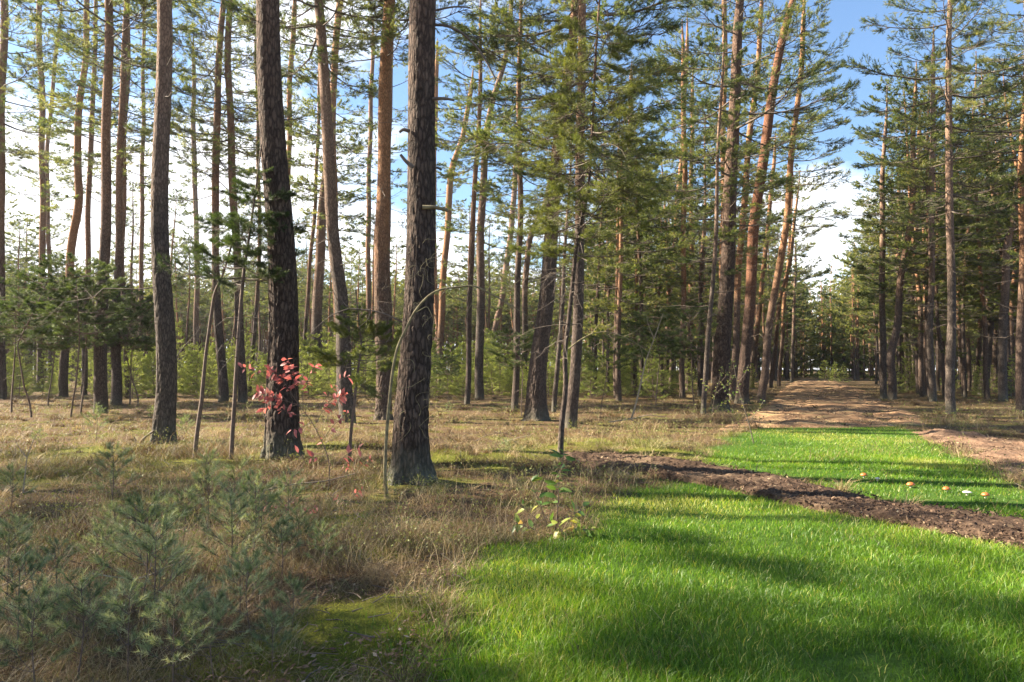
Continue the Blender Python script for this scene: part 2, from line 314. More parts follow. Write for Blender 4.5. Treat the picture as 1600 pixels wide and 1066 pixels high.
# ------------------------------------------------------------------ ground sheet
def build_ground():
    r = np.concatenate([np.geomspace(0.6, 40, 330), np.geomspace(41, 900, 50)])
    a = np.concatenate([np.linspace(-52, 52, 420), np.linspace(53, 307, 60)]) * pi / 180
    X = r[:, None] * np.sin(a); Y = r[:, None] * np.cos(a)
    Z = H(X, Y)
    nr, na = X.shape
    V = np.stack([X, Y, Z], -1).reshape(-1, 3)
    i = np.arange(nr - 1)[:, None]; j = np.arange(na)[None]; j2 = (j + 1) % na
    Fq = np.stack(np.broadcast_arrays(i * na + j, (i + 1) * na + j, (i + 1) * na + j2, i * na + j2), -1).reshape(-1, 4)
    b = MB(); b.add(V, Fq)
    c = len(V); V2 = np.vstack([V[:na], [[0, 0, Z[0].mean()]]]); Ff = np.array([[k, (k + 1) % na, na] for k in range(na)])
    b.add(V2, Ff)
    me = b.mesh('ground', [groundmat()])
    xy = np.vstack([V, V2])[:, :2]
    for nm, zs in (('green', [LAWN, LAWN2]), ('moss', [MOSS])):
        mval = np.zeros(len(xy))
        for dx, dy in ((0, 0), (.2, 0), (-.2, 0), (0, .3), (0, -.3)):
            q = np.zeros(len(xy), bool)
            for z in zs: q |= inzone(xy[:, 0] + dx, xy[:, 1] + dy, z)
            mval += q / 5
        if nm == 'moss':
            for (mx_, my_, mr, mh) in mound: mval = np.maximum(mval, np.clip(1.3 * np.exp(-((xy[:, 0] - mx_) ** 2 + (xy[:, 1] - my_) ** 2) / (mr * mr)) - .2, 0, 1))
        A = me.attributes.new(nm, 'FLOAT', 'POINT'); A.data.foreach_set('value', mval.astype(np.float32))
    tag(link('forest_floor', me), kind='structure')
build_ground()

def sheet(name, poly, hfun, mat, res, subd, pad=0.3, wmin=.02):
    P = np.array(poly); x0, y0 = P.min(0) - pad; x1, y1 = P.max(0) + pad
    xs = np.arange(x0, x1, res); ys = np.arange(y0, y1, res * subd)
    X, Y = np.meshgrid(xs, ys); ins = inzone(X, Y, poly, 21, .10, 1.7)
    # soft interior weight
    w = np.zeros(X.shape)
    for k in range(12):
        q = k * pi / 6
        for s in (.08, .18): w += inzone(X + s * math.cos(q), Y + s * 1.3 * math.sin(q), poly, 21, .10, 1.7)
    w = w / 24.0
    Z = H(X, Y) + 0.004 + hfun(X, Y, w)
    Z = np.where(w < wmin, H(X, Y) - .06, Z)
    ny, nx = X.shape; V = np.stack([X, Y, Z], -1).reshape(-1, 3)
    i, j = np.mgrid[0:ny - 1, 0:nx - 1]; Fq = np.stack([i * nx + j, i * nx + j + 1, (i + 1) * nx + j + 1, (i + 1) * nx + j], -1).reshape(-1, 4)
    keep = (w.ravel()[Fq] > wmin).any(1); b = MB(); b.add(V, Fq[keep]); me = b.mesh(name, [mat])
    return tag(link(name, me), kind='structure')
def ridge_h(X, Y, w):
    return w ** 1.2 * (0.03 + .09 * fbm(X, Y, 3.5, 31, 4) + .05 * (fbm(X, Y, 14, 37, 2) - .3))
def ridge2_h(X, Y, w):
    return w ** 1.2 * (.01 + .22 * np.clip(fbm(X, Y, 1.1, 61, 4) - .42, 0, 1) + .10 * (fbm(X, Y, 6, 37, 3) - .35))
def path_h(X, Y, w):
    u = X - .41 * Y
    return w * (0.02 + .20 * fbm(u * 1.6, Y * .5, 1, 41, 3) - .09) + .01
sheet('soil_strip', RIDGE, ridge_h, soilmat('dark_soil', [(.25, (.03, .02, .014)), (.5, (.08, .052, .036)), (.75, (.20, .14, .09))]), .03, 1.2, wmin=.62)
sheet('sandy_bank', RIDGE2, ridge2_h, soilmat('brown_soil', [(.25, (.07, .045, .03)), (.5, (.17, .105, .07)), (.8, (.33, .23, .15))]), .05, 1.5)
sheet('path', PATH, path_h, soilmat('path_soil', [(.2, (.06, .036, .022)), (.42, (.17, .10, .056)), (.6, (.30, .195, .11)), (.8, (.24, .25, .09))], 8), .10, 2.2)

# ------------------------------------------------------------------ grass, moss, litter
def on_soil(x, y): return inzone(x, y, RIDGE, 21, .10, 1.7) | inzone(x, y, RIDGE2, 21, .10, 1.7) | inzone(x, y, PATH, 21, .10, 1.7)
def scatter(rng, n, y0, y1, pw=1.0, xk=0.78, xoff=.6):
    u = rng.random(n); e = 1 - pw
    Y = np.exp(np.log(y0) + u * np.log(y1 / y0)) if abs(e) < 1e-6 else (y0 ** e + u * (y1 ** e - y0 ** e)) ** (1 / e)
    X = (rng.random(n) * 2 - 1) * (xk * Y + xoff); return X, Y
def blades(rng, X, Y, hgt, wid, lean, v, seg=3, zoff=-.01):
    n = len(X); Z = H(X, Y) + zoff
    th = rng.random(n) * 2 * pi; d = np.stack([np.cos(th), np.sin(th), 0 * th], -1)
    b = np.stack([X, Y, Z], -1); ln = lean * (0.3 + rng.random(n)) * hgt
    wth = rng.random(n) * 2 * pi; wd = np.stack([np.cos(wth), np.sin(wth), 0 * th], -1) * (wid / 2)[:, None] if np.ndim(wid) else np.stack([np.cos(wth), np.sin(wth), 0 * th], -1) * (wid / 2)
    up = np.array([0, 0, 1.])
    def pt(t): return b + up * (hgt * (t - .25 * lean * t * t))[:, None] + d * (ln * t * t)[:, None]
    if seg == 1:
        V = np.stack([b - wd, b + wd, pt(1.0)], 1).reshape(-1, 3); return V, np.arange(3 * n).reshape(-1, 3), np.repeat(v, 3)
    m = pt(.55); V = np.stack([b - wd, b + wd, m + wd * .8, m - wd * .8, pt(1.0)], 1).reshape(-1, 3); k = np.arange(n)[:, None] * 5
    return V, (k + np.array([[0, 1, 2, 3]]), k + np.array([[3, 2, 4]])), np.repeat(v, 5)
def addblades(mb, r, mat=0):
    V, Fc, v = r
    if isinstance(Fc, tuple):
        mb.add(V, Fc[0], mat, v); Fq = Fc[1] + (mb.n - len(V)); mb.F.append((Fq.astype(np.int32), mat, True))
    else: mb.add(V, Fc, mat, v)
def build_cover():
    rng = np.random.default_rng(11)
    mb = MB()
    for (n, y0, y1, pw, sg) in ((500000, 2.6, 14, 1.6, 3), (330000, 12, 60, 2.0, 1)):
        X, Y = scatter(rng, n, y0, y1, pw)
        k = (inzone(X + rng.normal(size=n) * .22, Y + rng.normal(size=n) * .32, LAWN) | inzone(X + rng.normal(size=n) * .2, Y + rng.normal(size=n) * .35, LAWN2)) & ~on_soil(X, Y)
        k &= (fbm(X, Y, 1.6, 71) + rng.random(n) * .5 > .42) & (fbm(X, Y, .5, 72) + fbm(X, Y, 3, 74) * .5 + rng.random(n) * .3 > .62)
        X, Y = X[k], Y[k]; n = len(X)
        cl = fbm(X, Y, 1.0, 73); h = (.028 + .072 * rng.random(n) * (0.35 + 1.1 * cl)) * np.where(rng.random(n) < .05, 1.6, 1)
        h = h * np.clip(1.15 - Y / 60, .6, 1)
        w = np.maximum(.0036, Y * .0007) * (.7 + .6 * rng.random(n))
        v = np.clip(.48 + (fbm(X, Y, .7, 79) - .5) * 1.7 + rng.normal(size=n) * .2, 0, .95); v = np.where(rng.random(n) < .07, 1.0, v)
        addblades(mb, blades(rng, X, Y, h, w, .75, v, sg))
    tag(link('lawn_grass', mb.mesh('lawn_grass', [M['grass']])), 'bright green grass covering the clearing and the lane', 'grass', kind='stuff')
    mb = MB()
    for (n, y0, y1, pw, sg) in ((300000, 2.6, 16, 1.3, 3), (300000, 12, 75, 1.6, 1)):
        X, Y = scatter(rng, n, y0, y1, pw)
        gz = inzone(X, Y, LAWN) | inzone(X, Y, LAWN2)
        pt = fbm(X, Y, .9, 83)
        mo = pip(X, Y, MOSS)
        keep = (~gz | (rng.random(n) < np.where(fbm(X, Y, 1.2, 85) > .56, .14, .035))) & (~on_soil(X, Y) | (rng.random(n) < .10 + .45 * np.clip(fbm(X, Y, .7, 86) - .52, 0, 1) * 4)) & (rng.random(n) < np.clip((pt - .41) * 4.5, .05, 1)) & (~mo | (rng.random(n) < .12))
        X, Y, pt = X[keep], Y[keep], pt[keep]; n = len(X)
        h = (.04 + .22 * rng.random(n) ** 1.8) * (.35 + 1.3 * pt) ; h = np.where(on_soil(X, Y), h * .5, h)
        w = np.maximum(.0026, Y * .0006) * (.6 + .7 * rng.random(n))
        v = np.clip(.36 + (fbm(X, Y, .6, 87) - .5) * 1.7 + rng.normal(size=n) * .17, 0, .8); gr = fbm(X, Y, .45, 88); v = np.where(rng.random(n) < np.clip((gr - .46) * 5, .05, .85), .9 + rng.normal(size=n) * .015, v)
        h = np.where((gr > .52) | (pt < .5), h * .6, h)
        addblades(mb, blades(rng, X, Y, h, w, 1.25, v, sg))
    # distinct tussocks
    TX, TY = scatter(rng, 2600, 3.2, 45, 1.25); kp = ~(inzone(TX, TY, LAWN) | inzone(TX, TY, LAWN2)) & ~on_soil(TX, TY) & ~pip(TX, TY, MOSS); TX, TY = TX[kp], TY[kp]
    nb = 46; X = np.repeat(TX, nb); Y = np.repeat(TY, nb); n = len(X); rr_ = np.repeat(.03 + .09 * rng.random(len(TX)), nb); X = X + rng.normal(size=n) * rr_; Y = Y + rng.normal(size=n) * rr_
    hh = np.repeat(.10 + .24 * rng.random(len(TX)) ** 1.5, nb) * (.5 + .6 * rng.random(n)); tv = np.repeat(rng.choice([.12, .25, .45, .6, .72, .89], len(TX)), nb)
    addblades(mb, blades(rng, X, Y, hh, np.maximum(.0026, Y * .0006), 1.5, np.clip(tv + rng.normal(size=n) * .04, 0, .95), 3))
    # pale seed heads of wavy hair grass on thin culms
    X, Y = scatter(rng, 16000, 3.4, 30, 1.2)
    keep = ~(inzone(X, Y, LAWN) | inzone(X, Y, LAWN2)) & ~on_soil(X, Y) & (fbm(X, Y, .8, 91) > .5); X, Y = X[keep], Y[keep]; n = len(X)
    h = .22 + .25 * rng.random(n); addblades(mb, blades(rng, X, Y, h, .0022 + .0002 * Y, .8, np.full(n, .75), 3))
    hp = np.stack([X, Y, H(X, Y) + h * .72], -1)
    k = 6; b = np.repeat(hp, k, 0) + rng.normal(size=(n * k, 3)) * np.array([.025, .025, .035]); s = (.004 + .0005 * b[:, 1:2])
    V = np.stack([b + rng.normal(size=b.shape) * s, b + rng.normal(size=b.shape) * s, b + rng.normal(size=b.shape) * s], 1).reshape(-1, 3)
    mb.add(V, np.arange(len(V)).reshape(-1, 3), 0, 1.0)
    tag(link('dry_grass', mb.mesh('dry_grass', [M['dry']])), 'straw coloured dry grass with pale seed heads across the forest floor', 'grass', kind='stuff')
    mb = MB()
    X, Y = scatter(rng, 420000, 2.7, 26, 1.6)
    ms = np.zeros(len(X)); 
    for (a, b_, r, m) in mound: ms = np.maximum(ms, np.exp(-((X - a) ** 2 + (Y - b_) ** 2) / (r * r)))
    keep = (pip(X + rng.normal(size=len(X)) * .05, Y + rng.normal(size=len(X)) * .06, MOSS) | (fbm(X, Y, .8, 97) > .54) | (ms > .45)) & ~inzone(X, Y, LAWN) & ~inzone(X, Y, LAWN2) & ~on_soil(X, Y)
    X, Y = X[keep], Y[keep]; n = len(X)
    v = np.clip(.5 + (fbm(X, Y, 3, 99) - .5) * 1.2 + rng.normal(size=n) * .15, 0, 1)
    addblades(mb, blades(rng, X, Y, .018 + .03 * rng.random(n) * fbm(X, Y, 5, 98), np.maximum(.006, .0010 * Y), .9, v, 1))
    tag(link('moss', mb.mesh('moss', [M['moss']])), 'yellow green moss cushions between the dry grass', 'moss', kind='stuff')
    # fallen leaves, needles and bark flakes
    mb = MB(); X, Y = scatter(rng, 60000, 2.8, 30, 1.5); keep = ~(inzone(X, Y, LAWN) | inzone(X, Y, LAWN2)) & (fbm(X, Y, 1.1, 101) > .46)
    X, Y = X[keep], Y[keep]; n = len(X); p = np.stack([X, Y, H(X, Y) + .01 + .03 * rng.random(n)], -1)
    th = rng.random(n) * 2 * pi; L = (.008 + .018 * rng.random(n) ** 2)[:, None]; d = np.stack([np.cos(th), np.sin(th), rng.normal(size=n) * .3], -1) * L
    q = np.stack([-np.sin(th), np.cos(th), rng.normal(size=n) * .3], -1) * L * (.2 + .35 * rng.random((n, 1)))
    V = np.stack([p - d, p + q, p + d, p - q], 1).reshape(-1, 3)
    mb.add(V, np.arange(len(V)).reshape(-1, 4), 0, np.repeat(np.clip(rng.normal(size=n) * .25 + .5, 0, 1), 4))
    tag(link('leaf_litter', mb.mesh('leaf_litter', [M['litter']])), 'brown fallen leaves and bark flakes scattered on the forest floor', 'leaf litter', kind='stuff')
    mb = MB(); X, Y = scatter(rng, 2200, 3.2, 40, 1.4); keep = ~(inzone(X, Y, LAWN) | inzone(X, Y, LAWN2)); X, Y = X[keep], Y[keep]; n = len(X)
    th = rng.random(n) * 6.28; L = .06 + .30 * rng.random(n) ** 2; t = np.linspace(0, 1, 5); wv_ = np.cumsum(rng.normal(size=(n, 5)) * .35, 1)
    P = np.stack([X[:, None] + np.cumsum(np.cos(th[:, None] + wv_), 1) * L[:, None] / 5, Y[:, None] + np.cumsum(np.sin(th[:, None] + wv_), 1) * L[:, None] / 5, (H(X, Y) + .02)[:, None] + L[:, None] * rng.random((n, 1)) * .35 * t], -1)
    mb.add(*tubes(P, (.0022 + .0003 * Y + .002 * rng.random(n))[:, None] * (1 - .5 * t)[None], 3))
    tag(link('fallen_twigs', mb.mesh('fallen_twigs', [M['twig']])), 'small fallen twigs strewn over the forest floor', 'twigs', kind='stuff')
    # clods and straw on the soil strips
    mb = MB(); X, Y = scatter(rng, 420000, 6, 60, 1.5); keep = on_soil(X, Y) & (~inzone(X, Y, PATH, 21, .10, 1.7) | (rng.random(len(X)) < .4)); X, Y = X[keep], Y[keep]; n = len(X)
    z = H(X, Y) + .03 + .05 * rng.random(n) * np.where(inzone(X, Y, RIDGE), 1.6, .5); p = np.stack([X, Y, z], -1); L = (.006 + .020 * rng.random(n) ** 2)[:, None] * (1 + Y[:, None] / 30)
    d = norm(rng.normal(size=(n, 3)) * [1, 1, .5]) * L; q = norm(rng.normal(size=(n, 3))) * L * (.25 + .5 * rng.random((n, 1)))
    V = np.stack([p - d, p + q, p + d, p - q], 1).reshape(-1, 3)
    base = np.where(inzone(X, Y, RIDGE), .33, .5)
    mb.add(V, np.arange(len(V)).reshape(-1, 4), 0, np.repeat(np.clip(rng.normal(size=n) * .25 + base, 0, 1), 4))
    tag(link('soil_crumbs', mb.mesh('soil_crumbs', [M['clod']])), 'loose crumbs of soil and torn straw on the turned earth', 'soil', kind='stuff')
build_cover()

# ------------------------------------------------------------------ pine boughs
LOD = {'near': (15, .006, .08, 30), 'mid': (15, .012, .10, 27), 'far': (13, .026, .13, 20), 'tiny': (8, .11, .27, 8)}   # needles per shoot, width, length, side shoots
def bough(seed, lod):
    rng = np.random.default_rng(seed); nper, w, nl, ns = LOD[lod]
    n = 9; t = np.linspace(0, 1, n); L = 2.5
    wob = np.cumsum(rng.normal(size=n) * .05); wz = np.cumsum(rng.normal(size=n) * .04)
    P = np.stack([t * L, wob * L * .5 * t, (-.06 * np.sin(t * pi) + .10 * t * t) * L + wz * .35], -1)
    R = .026 * (1 - .85 * t) + .003
    Vs, Fs, = tubes(P[None], R[None], 4 if lod != 'tiny' else 3, (0, .1, 1)); wood = [(Vs, Fs)]
    ts = .25 + .75 * rng.random(ns) ** .8; side = np.where(np.arange(ns) % 2, 1, -1)
    px = np.stack([np.interp(ts, t, P[:, k]) for k in range(3)], -1)
    ang = np.radians(28 + 35 * rng.random(ns)) * side
    sl_ = (.95 * (1 - ts) + .28) * (.6 + .6 * rng.random(ns))
    el = rng.normal(size=ns) * .12 + .08
    d = np.stack([np.cos(ang) * np.cos(el), np.sin(ang) * np.cos(el), np.sin(el)], -1)
    u = np.linspace(0, 1, 4)
    SP = px[:, None] + d[:, None] * (u[None] * sl_[:, None])[..., None]; SP[..., 2] += .10 * (u ** 2)[None] * sl_[:, None]
    SP[:, 1:3, :] += rng.normal(size=(ns, 2, 3)) * .02
    SR = np.broadcast_to(.009 * (1 - .75 * u), (ns, 4))
    if lod != 'tiny': wood.append(tubes(SP, SR, 3, (0, .1, 1)))
    # twigs off the side branches
    nt_ = {'near': 4, 'mid': 3, 'far': 2, 'tiny': 2}[lod]
    uu = .35 + .65 * rng.random((ns, nt_)); tb = SP[:, :1] + (SP[:, -1:] - SP[:, :1]) * uu[..., None]
    td = norm(d[:, None] + rng.normal(size=(ns, nt_, 3)) * np.array([.55, .55, .35]) + np.array([.1, 0, .15]))
    tl = .10 + .16 * rng.random((ns, nt_))
    tb = tb.reshape(-1, 3); td = td.reshape(-1, 3); tl = tl.ravel()
    if lod in ('near', 'mid'): wood.append(tubes(np.stack([tb, tb + td * tl[:, None]], 1), np.broadcast_to(np.array([.004, .002]), (len(tb), 2)), 3, (0.3, .1, 1)))
    ends = SP[:, -1]; ed = norm(SP[:, -1] - SP[:, -2] + np.array([0, 0, .03]))
    B = np.vstack([tb, ends - ed * .1, P[-1:] - .1]); D = np.vstack([td, ed, norm(P[-1:] - P[-2:-1])]); Ln = np.concatenate([tl, np.full(ns, .22), [.25]])
    if lod == 'tiny': nl_ = nl
    V, Ft, v = needles(rng, B, D, Ln, nper, nl, w, 25, 60)
    return wood, (V, Ft, v)
LIB = {k: [bough(100 + i + 31 * q, k) for i in range(7)] for q, k in enumerate(LOD)}
def crown_into(mb, rng, axis, z0, z1, R, nb, lod, shape='pine', droop=0.0, side=None):
    """axis(z)->(x,y) ; boughs between z0 and z1"""
    az = rng.random() * 6.28
    for i in range(nb):
        f = (i + rng.random() * .9) / nb; z = z0 + (z1 - z0) * f; wz = .62; z = z0 + round((z - z0) / wz) * wz + rng.normal() * .05; z = min(max(z, z0 - .2), z1)
        if shape == 'pine': L = R * (0.55 + .6 * math.sin(min(1, f * 1.25 + .1) * pi / 1.35)) * (1 - .55 * f ** 3) * rng.uniform(.55, 1.15)
        elif shape == 'cone': L = R * (1 - .85 * f) * rng.uniform(.75, 1.1)
        else: L = R * (1 - .45 * f * f) * rng.uniform(.6, 1.1)
        az += 2.4 + rng.normal() * .35
        if side is not None and rng.random() < .6: az = side + rng.normal() * .7
        pit = math.radians(-5 + 34 * f ** 1.8 + rng.normal() * 7) - droop
        Rm = rotm(az, pit, rng.normal() * .2); s = max(.18, L / 2.5)
        wd, (V, Ft, v) = LIB[lod][rng.integers(7)]
        o = np.array([*axis(z), z]); cv = rng.normal() * .16
        for (a, b) in wd: mb.add((a * s) @ Rm.T + o, b, 1)
        ns_ = max(.8, min(1.0, s + .35)) if s < 1 else s
        Vn = V * s
        if s < .75:      # keep needle size real on short boughs
            c3 = Vn.reshape(-1, 3, 3); ctr = c3[:, :2].mean(1, keepdims=True); c3 = ctr + (c3 - ctr) * min(2.2, .8 / s); Vn = c3.reshape(-1, 3)
        mb.add(Vn @ Rm.T + o, Ft, 0, np.clip(v + cv, 0, 1))
def curve(pts, Hh, rng, lean=0.0):
    """pts local (x,y,z) rising; returns sampler along z up to Hh"""
    P = np.array(pts, float); z = P[:, 2]
    zz = np.linspace(z[0], max(Hh, z[-1] + .5), 70)
    if len(P) > 1: sx, sy = (P[-1, :2] - P[-2, :2]) / max(.5, z[-1] - z[-2])
    else: sx = sy = 0
    x = np.interp(zz, z, P[:, 0]); y = np.interp(zz, z, P[:, 1])
    ov = np.clip(zz - z[-1], 0, None); e = 6 * (1 - np.exp(-ov / 6)); x = x + sx * e; y = y + sy * e
    ker = np.ones(5) / 5
    def smo(a): q = np.pad(a, 2, mode='reflect', reflect_type='odd'); return np.convolve(q, ker, 'valid')
    x0, y0 = x[0], y[0]; x = smo(x); y = smo(y)
    x = x + .035 * np.sin(zz * .9 + rng.random() * 6); y = y + .05 * np.sin(zz * .7 + rng.random() * 6)
    w = np.clip(1 - (zz - zz[0]) / 1.0, 0, 1); x = x * (1 - w) + x0 * w + 0 * x; y = y * (1 - w) + y0 * w
    return zz, x, y
def trunk_mesh(rng, zz, x, y, rz, rr, Htop, detail, dead=None, flare=.28):
    if detail == 'hi': nz, k = 420, 120
    elif detail == 'mid': nz, k = 110, 20
    else: nz, k = 26, 8
    Hh = zz[-1]; s = np.linspace(0, 1, nz) ** (1.35 if detail == 'hi' else 1.1); Z = -.12 + (Hh + .12) * s
    X = np.interp(Z, zz, x); Y = np.interp(Z, zz, y)
    r = np.interp(Z, list(rz) + [Hh], list(rr) + [.02]); fl = 1 + flare * np.exp(-np.clip(Z, 0, 9) / .28)
    th = np.linspace(0, 2 * pi, k, endpoint=False)
    lob = 1 + (fl - 1)[:, None] * (.75 + .5 * np.cos(th * 5 + rng.random() * 6)[None]) * 1.0
    rad = r[:, None] * lob
    if detail == 'hi':
        u = th / (2 * pi)
        zr = np.broadcast_to(Z[:, None], rad.shape); sd = int(rng.integers(999))
        warp = (vn(u[None] * 9 + 0 * zr, zr * 1.7, 1, sd, per=9) - .5) * 1.6
        n1 = vn((u[None] * 22 + warp) % 22, zr * 5.5 + warp, 1, sd + 1, per=22); n2 = vn(u[None] * 48 + warp * 2, zr * 9, 1, sd + 2, per=48)
        fis = np.clip(np.abs(n1 - .5) * 5.0, 0, 1) ** .7; fis2 = np.clip(np.abs(n2 - .5) * 4, 0, 1)
        hs = np.clip(1.15 - Z / 9, .35, 1)[:, None]
        rad = rad + (fis * .020 + fis2 * .009 - .018) * hs * (r[:, None] / .24)
    elif detail == 'mid':
        rad = rad * (1 + .05 * (vn(th[None] / (2 * pi) * 7 + 0 * Z[:, None], Z[:, None] * 3 + 0 * th[None], 1, 5, per=7) - .5) * 2)
    V = np.stack([X[:, None] + rad * np.cos(th), Y[:, None] + rad * np.sin(th), np.broadcast_to(Z[:, None], rad.shape)], -1).reshape(-1, 3)
    i = np.arange(nz - 1)[:, None]; j = np.arange(k)[None]; j2 = (j + 1) % k
    Fq = np.stack(np.broadcast_arrays(i * k + j, i * k + j2, (i + 1) * k + j2, (i + 1) * k + j), -1).reshape(-1, 4)
    mb = MB(); mb.add(V, Fq, 0)
    if dead:
        z0, z1, nd, Lm = dead
        zb = rng.uniform(z0, z1, nd); az = rng.random(nd) * 2 * pi; L = Lm * (.25 + .9 * rng.random(nd) ** 1.5); el = rng.normal(size=nd) * .25 + .08
        b0 = np.stack([np.interp(zb, zz, x), np.interp(zb, zz, y), zb], -1)
        d = np.stack([np.cos(az) * np.cos(el), np.sin(az) * np.cos(el), np.sin(el)], -1); t = np.linspace(0, 1, 6)
        P = b0[:, None] + d[:, None] * (t[None] * L[:, None])[..., None]; P[..., 2] += (t ** 2)[None] * (rng.normal(size=nd) * .18)[:, None] * L[:, None]
        P[:, 2:] += np.cumsum(rng.normal(size=(nd, 4, 3)) * .045, 1) * L[:, None, None]
        Rr = (.006 + .007 * L / Lm)[:, None] * (1 - .8 * t)[None]
        mb.add(*tubes(P, Rr, 4, (.2, .1, 1)), 1)
        m = 3; q = rng.integers(2, 5, (nd, m)); sb_ = P[np.arange(nd)[:, None], q]; sd_ = norm(d[:, None] + rng.normal(size=(nd, m, 3)) * .7); sl2 = L[:, None] * (.15 + .3 * rng.random((nd, m)))
        SP = sb_.reshape(-1, 3)[:, None] + sd_.reshape(-1, 3)[:, None] * (np.linspace(0, 1, 3)[None] * sl2.reshape(-1, 1))[..., None]
        mb.add(*tubes(SP, np.broadcast_to(np.array([.004, .003, .0015]), (nd * m, 3)), 3, (.2, .1, 1)), 1)
    return mb

# ------------------------------------------------------------------ traced pines
# (trace px points base->top, widths px at those, bark, crown base z, height, crown radius, boughs, dead, label)
GB = 'mature pines standing between the thicket and the lane'
TREES = []
def T(pts, w, label, bark='bark', cb=9.5, Ht=19, R=2.6, nb=44, dead=16, Y=None, det=None, group=None, needle='needle', side=None, dz0=3.0):
    TREES.append(dict(pts=pts, w=w, label=label, bark=bark, cb=cb, Ht=Ht, R=R, nb=nb, dead=dead, Y=Y, det=det, group=group, needle=needle, side=side, dz0=dz0))
T([(3,626),(2,350),(4,200),(9,0)], [12,11,11,11], 'straight pine trunk cut by the left edge of the photo', cb=11, R=2.6)
T([(62,612),(64,400),(61,180),(53,0)], [11,9,9,8], 'slim pine second from the left edge, its trunk dividing in two above the thicket', cb=11, nb=38)
T([(79,606),(77,400),(72,263),(80,150),(92,40)], [7,6,6,5], 'thin pine hugging the right side of the forked slim pine at far left', cb=10, nb=26)
T([(99,620),(113,400),(128,319),(124,263),(129,169),(141,94),(143,0)], [13,12,12,11,10,9,8], 'orange pine with an S-shaped kink in its trunk at far left', bark='bark_orange', cb=11, nb=34)
T([(131,617),(137,400),(141,225),(147,131),(150,0)], [9,8,8,7,6], 'thin upright pine just right of the kinked orange pine', cb=10, nb=28)
T([(157,644),(163,400),(171,263),(172,113),(174,0)], [20,16,14,13,12], 'stout pine with dark foot and orange upper trunk, left of centre of the left third', cb=12.2, nb=40, R=3)
T([(181,632),(181,400),(183,225),(188,75),(190,0)], [16,10,10,9,9], 'brownish pine right behind the stout dark-footed one, swelling at its base', cb=10.5, nb=34)
T([(200,622),(193,400),(201,188),(207,56),(208,0)], [8,7,7,6,6], 'thin pine left of the thinnest pole pine, leaning slightly right', cb=11, nb=26)
T([(219,609),(222,400),(226,150),(227,20)], [8,7,6,5], 'thin pale pole pine just left of the big grey-brown column trunk', cb=9.5, nb=30, R=2.4)
T([(254,698),(257,560),(252,400),(249,188),(249,0)], [31,29,26,24,22], 'tall bare column-like grey-brown trunk standing in the dry grass at left', bark='bark_grey', cb=12, det='hi', dead=3, Ht=20)
T([(306,602),(311,400),(308,225),(310,100)], [10,8,8,6], 'pale far pine right of the column trunk, topped by an early fork', bark='bark_grey', cb=9, nb=34, dead=26)
T([(349,629),(337,400),(340,225),(343,131),(351,19)], [15,11,11,10,9], 'dark pine behind the leaning young pine, left one of the pair', cb=9.5, R=3)
T([(379,629),(371,400),(361,206),(358,113),(362,0)], [14,12,11,10,9], 'orange-topped pine between the leaning young pine and the left big dark trunk', cb=10, R=3)
T([(390,618),(405,400),(402,250),(398,100)], [7,6,6,5], 'thin pine close on the left of the left big dark trunk', cb=9, nb=24)
T([(442,723),(440,560),(438,400),(428,150),(422,0)], [50,46,41,37,34], 'big dark furrowed pine trunk behind the red-leaved shrub', bark='bark_dark', cb=11.5, det='hi', dead=4, Ht=21, R=3.2)
T([(450,612),(452,400),(456,150),(465,19)], [9,8,8,8], 'slender orange pine peeping out on the right of the left big dark trunk', bark='bark_orange', cb=9.5, nb=34)
T([(475,610),(478,500),(492,350),(499,225),(503,80)], [6,6,6,5,5], 'very thin leaning pole pine right of the left big dark trunk', cb=9, nb=22, dead=22)
T([(492,614),(495,481),(501,350),(508,263)], [17,16,15,14], 'grey-brown pine half hidden by the slightly bent brown trunk', bark='bark_grey', cb=9.5, nb=34)
T([(543,659),(535,560),(531,463),(523,400),(514,263),(505,150),(497,0)], [25,23,21,20,18,17,15], 'brown trunk leaning left as it rises, between the two big dark trunks', bark='bark_grey', cb=10.5, R=3, dead=22, Ht=18)
T([(530,616),(524,400),(521,150),(527,75),(534,0)], [11,11,11,11,11], 'orange pine crossing behind the left-leaning brown trunk', bark='bark_orange', cb=10)
T([(576,606),(574,350),(575,263),(577,169),(580,60)], [9,8,7,7,6], 'slim pine just left of the broad reddish trunk', cb=9.5, nb=28)
T([(598,654),(597,481),(595,350),(598,188),(605,0)], [24,22,21,20,18], 'broad reddish-brown trunk left of the main foreground trunk', bark='bark_orange', cb=11.5, det='hi', dead=8, R=3, Ht=19)
T([(610,615),(606,400),(607,225),(612,80)], [8,8,8,7], 'thin pine showing along the right side of the broad reddish trunk', cb=9.5, nb=26)
T([(642,762),(640,725),(648,538),(652,400),(658,188),(661,0)], [60,54,47,45,43,42], 'main foreground pine trunk with deep dark bark and lichened foot', bark='bark_dark', cb=9.5, det='hi', dead=0, Ht=21, R=3.2)
T([(688,602),(678,400),(678,263),(683,100)], [8,8,8,7], 'orange pine showing along the right side of the main foreground trunk', bark='bark_orange', cb=9.5, nb=28)
T([(688,603),(691,463),(701,350),(706,263),(725,221),(736,150)], [11,10,10,10,8,7], 'pale orange pine forking into a Y right of the main foreground trunk', bark='bark_orange', cb=8.6, nb=26, R=2.2, dead=26)
T([(730,632),(733,538),(738,350),(748,225),(751,94)], [9,8,8,7,6], 'thin straight pine, left of the two close together right of the main trunk', cb=10, nb=26)
T([(749,625),(750,500),(752,350),(757,225),(770,158),(789,94),(800,0)], [14,13,12,10,9,8,7], 'darker pine that bends right high up, right of the main trunk', bark='bark_grey', cb=8.5, nb=46, R=2.8)
T([(768,596),(770,530),(785,463),(800,350),(806,260)], [9,9,9,9,8], 'pale grey pine leaning right over the green thicket', bark='bark_grey', cb=8.5, nb=34)
